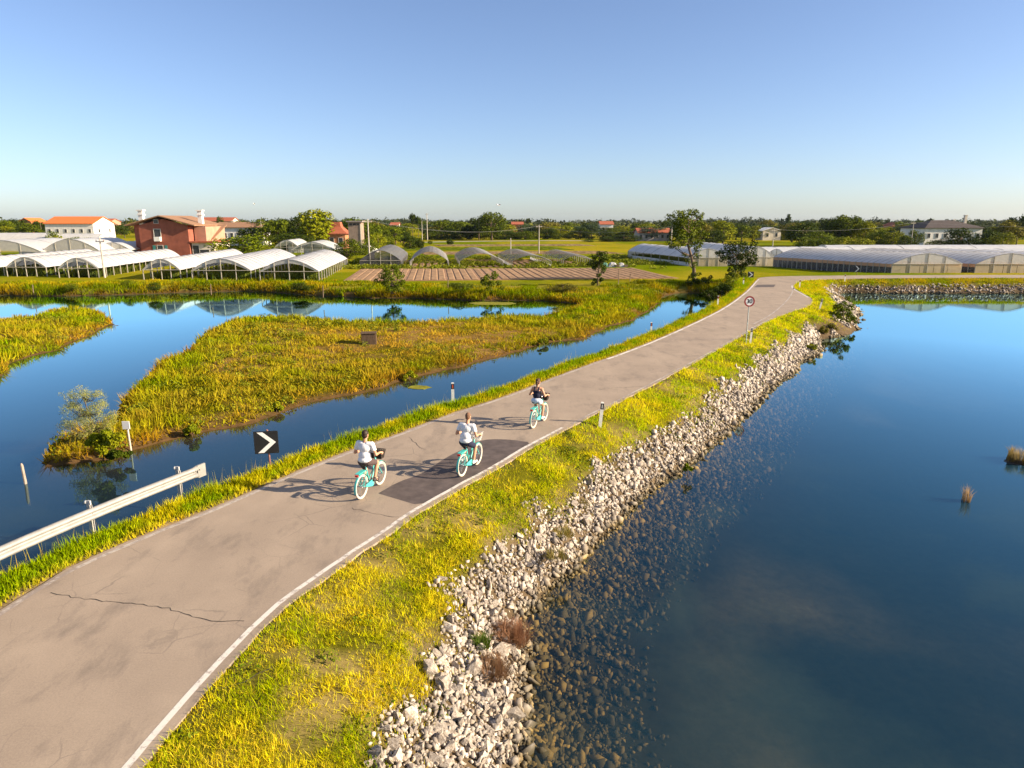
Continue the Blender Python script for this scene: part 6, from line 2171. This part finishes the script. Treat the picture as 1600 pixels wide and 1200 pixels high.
def make_rider(label, loc, rz, crank_a, look, lean=0.0, sc=1.0, woman=False, shirt=None, shorts=None, hair=None, shoe=None):
    o = empty('person', loc, rz); tag(o, label, 'person')
    sw = .172 if woman else .195
    hip = Vector((.23, 0, .965)); waist = Vector((.25, 0, 1.12)); chest = Vector((.30, 0, 1.34)); neck = Vector((.335, 0, 1.50)); head = Vector((.375, 0, 1.685))
    chest.x += lean * .6; neck.x += lean; head.x += lean * 1.25; head.z -= abs(lean) * .15; head.y += look * .02
    if woman: chest.z -= .04; neck.z -= .06; head.z -= .07
    skin = []
    k = .9 if woman else 1.0
    skin += [((hip.x, 0, hip.z), (.125 * k + .01, .165, .12)), ((waist.x, 0, waist.z), (.10 * k, .135 * k, .13)), ((chest.x - .01, 0, chest.z), (.115 * k, .165 * k, .155)),
             (neck - Vector((.02, 0, .05)), head - Vector((.01, 0, .06)), .056 * k, .052 * k),
             ((head.x, 0, head.z + .02), (.098, .077, .112)), ((head.x + .035, 0, head.z - .055), (.060, .056, .065))]
    skin.append((head + Vector((.09, 0, -.005)), head + Vector((.112, 0, -.03)), .012, .015))
    for s_ in (-1, 1): skin.append(((head.x - .005, s_ * .078, head.z - .005), (.022, .012, .033)))
    shirt_i = [((hip.x + .0, 0, hip.z + .055), (.150 * k + .01, .186, .10)), ((waist.x, 0, waist.z), (.140 * k, .176 * k, .17)), ((chest.x - .005, 0, chest.z), (.142 * k, .190 * k, .155))]
    short_i = [((hip.x, 0, hip.z + .0), (.142, .178, .115))]
    shoes = []
    for s_ in (-1, 1):
        sh = Vector((chest.x + .02, s_ * sw, neck.z - .055))
        hand = Vector((.625, s_ * .288, 1.105))
        wrist = hand + Vector((-.075, -s_ * .005, .035))
        el = bend(sh, wrist, .30 * k, .265 * k, (-.55, s_ * .42, -.8))
        skin += [((chest.x, s_ * .08, chest.z + .10), sh, .07 * k, .062 * k), (sh, el, .054 * k, .041 * k), (el, wrist, .041 * k, .027 * k)]
        if not woman:
            shirt_i += [((chest.x, s_ * .08, chest.z + .09), sh + Vector((0, 0, -.005)), .085, .076), (sh, sh + (el - sh) * .62, .074, .066, 1)]
        # hand closed on the grip
        skin.append((wrist, hand + Vector((.0, -s_ * .005, .018)), .027, .030))
        for f in range(4):
            fx_ = hand.x - .012 + .021 * f; ln = (.9, 1.0, .96, .82)[f] if s_ > 0 else (.82, .96, 1.0, .9)[f]
            a_ = Vector((fx_, hand.y + s_ * .012, hand.z + .022)); b1 = Vector((fx_ + .004, hand.y + s_ * .034 * ln, hand.z - .006)); b2 = Vector((fx_ + .003, hand.y + s_ * .018, hand.z - .045 * ln)); b3 = Vector((fx_, hand.y - s_ * .012, hand.z - .048 * ln))
            skin += [(a_, b1, .0105, .0098), (b1, b2, .0098, .009), (b2, b3, .009, .008)]
        skin += [(wrist + Vector((.03, -s_ * .02, .0)), Vector((hand.x + .0, hand.y - s_ * .032, hand.z - .008)), .013, .012), (Vector((hand.x, hand.y - s_ * .032, hand.z - .008)), Vector((hand.x + .035, hand.y - s_ * .026, hand.z - .03)), .012, .009)]
        # legs
        a = crank_a if s_ < 0 else crank_a + math.pi
        ped = Vector((.44 + .165 * math.cos(a), s_ * .135, .29 + .165 * math.sin(a)))
        ank = ped + Vector((-.075, -s_ * .02, .105)); hj = Vector((hip.x + .0, s_ * .095, hip.z - .01))
        kn = bend(hj, ank, .435 * k + .01, .42, (1, s_ * .12, .15))
        skin += [(hj, kn, .088 * k + .004, .058), (kn, ank + (kn - ank) * .62, .056, .055), (ank + (kn - ank) * .64, ank, .055, .036), (ank, ped + Vector((.06, 0, .035)), .034, .026), (ank + Vector((-.03, 0, -.03)), ped + Vector((0, 0, .03)), .03, .03)]
        ln = .30 if woman else .78
        short_i += [(hj, hj + (kn - hj) * ln, .108, .082 if not woman else .10, 1)]
        ft = ped + Vector((0, 0, .042))
        shoes.append((s_, [(ank + Vector((-.045, 0, -.055)), ft + Vector((.09, 0, -.004)), .040, .034), (ft + Vector((.05, 0, 0)), ft + Vector((.12, 0, -.006)), .036, .028), (ank + Vector((0, 0, .0)), ank + Vector((-.02, 0, -.05)), .042, .042)]))
    body = blob(skin, .0095, 'body', skin_m, o)
    blob(short_i, .011, 'shorts', shorts, o)
    if woman:
        # sleeveless top with straps
        top_i = [((waist.x, 0, waist.z + .02), (.105, .137, .15)), ((chest.x - .008, 0, chest.z - .02), (.116, .156, .125))]
        for s_ in (-1, 1): top_i += [((chest.x - .075, s_ * .075, chest.z + .06), (chest.x - .02, s_ * .085, chest.z + .152), .030, .022), ((chest.x - .02, s_ * .085, chest.z + .152), (chest.x + .06, s_ * .075, chest.z + .07), .022, .03)]
        blob(top_i, .010, 'tank_top', shirt, o)
    else:
        blob(shirt_i, .011, 'shirt', shirt, o)
    for s_, it in shoes: blob(it, .010, 'shoe', shoe, o)
    hi = [((head.x - .018, 0, head.z + .045), (.102, .086, .098)), ((head.x - .045, 0, head.z - .01), (.072, .078, .085))]
    if woman: hi += [((head.x - .10, 0, head.z + .02), (.05, .045, .05)), ((head.x - .115, 0, head.z - .05), (.032, .034, .09)), ((head.x - .105, 0, head.z - .14), (.022, .024, .07))]
    if hair is hair_s: hi = [((head.x - .012, 0, head.z + .034), (.098, .080, .100)), ((head.x - .030, 0, head.z + .0), (.078, .074, .085))]
    blob(hi, .008, 'hair', hair, o)
    for s_ in (-1, 1):
        m_ = MB(); m_.ball((head.x + .088, s_ * .032, head.z + .012), .011, 8, 6); m_.build('eye', eye_m, o, True)
    m_ = MB(); m_.ball((head.x + .090, 0, head.z - .072), .022, 8, 6, (.4, 1, .3)); m_.build('mouth', lip_m, o, True)
    return o


RIDERS = [
    ((566, 779), (595, 757), 'wicker', R(8), 'turquoise bicycle with dark basket ridden nearest to the camera', dict(label='rider in white T-shirt and dark brown shorts nearest the camera', lean=-.03, shirt=shirt_w, shorts=shorts_b, hair=hair_d, shoe=shoe_d)),
    ((723, 744), (746, 726), 'wire', R(-25), 'turquoise bicycle with white wire basket on the dark asphalt patch', dict(label='rider in white T-shirt and navy shorts with cropped hair, in the middle', lean=.045, shirt=shirt_w, shorts=shorts_n, hair=hair_s, shoe=shoe_w)),
    ((834, 669), (851, 657), 'wicker', R(-30), 'turquoise bicycle with dark basket leading the three', dict(label='rider in navy sleeveless top and pale shorts leading the three', shirt=top_n, shorts=shorts_l, hair=hair_b, shoe=shoe_w, woman=True)),
]
for (a_, b_, bk, ca, lab, kw) in RIDERS:
    p0, p1 = G(*a_, ROAD_Z), G(*b_, ROAD_Z)
    d = p1 - p0; rz = math.atan2(d.y, d.x)
    p0.z = ROAD_Z + .002
    make_bicycle(lab, p0, rz, bk, ca)
    make_rider(loc=p0, rz=rz, crank_a=ca, look=0, **kw)

# ------------------------------------------------------------------ air
HZ = 0.00003
m_ = MB(); m_.box((0, 2875, 28), (9300, 6450, 66))
hz_m = bpy.data.materials.new('haze'); hz_m.use_nodes = True
hn, hl = hz_m.node_tree.nodes, hz_m.node_tree.links
hn.clear()
ho = hn.new('ShaderNodeOutputMaterial'); hv = hn.new('ShaderNodeVolumePrincipled')
hv.inputs['Color'].default_value = (.62, .80, 1.0, 1); hv.inputs['Density'].default_value = HZ; hv.inputs['Anisotropy'].default_value = .2
hl.new(hv.outputs[0], ho.inputs['Volume'])
tag(m_.build('haze', hz_m), 'thin blue evening haze over the whole plain', 'haze', kind='stuff')
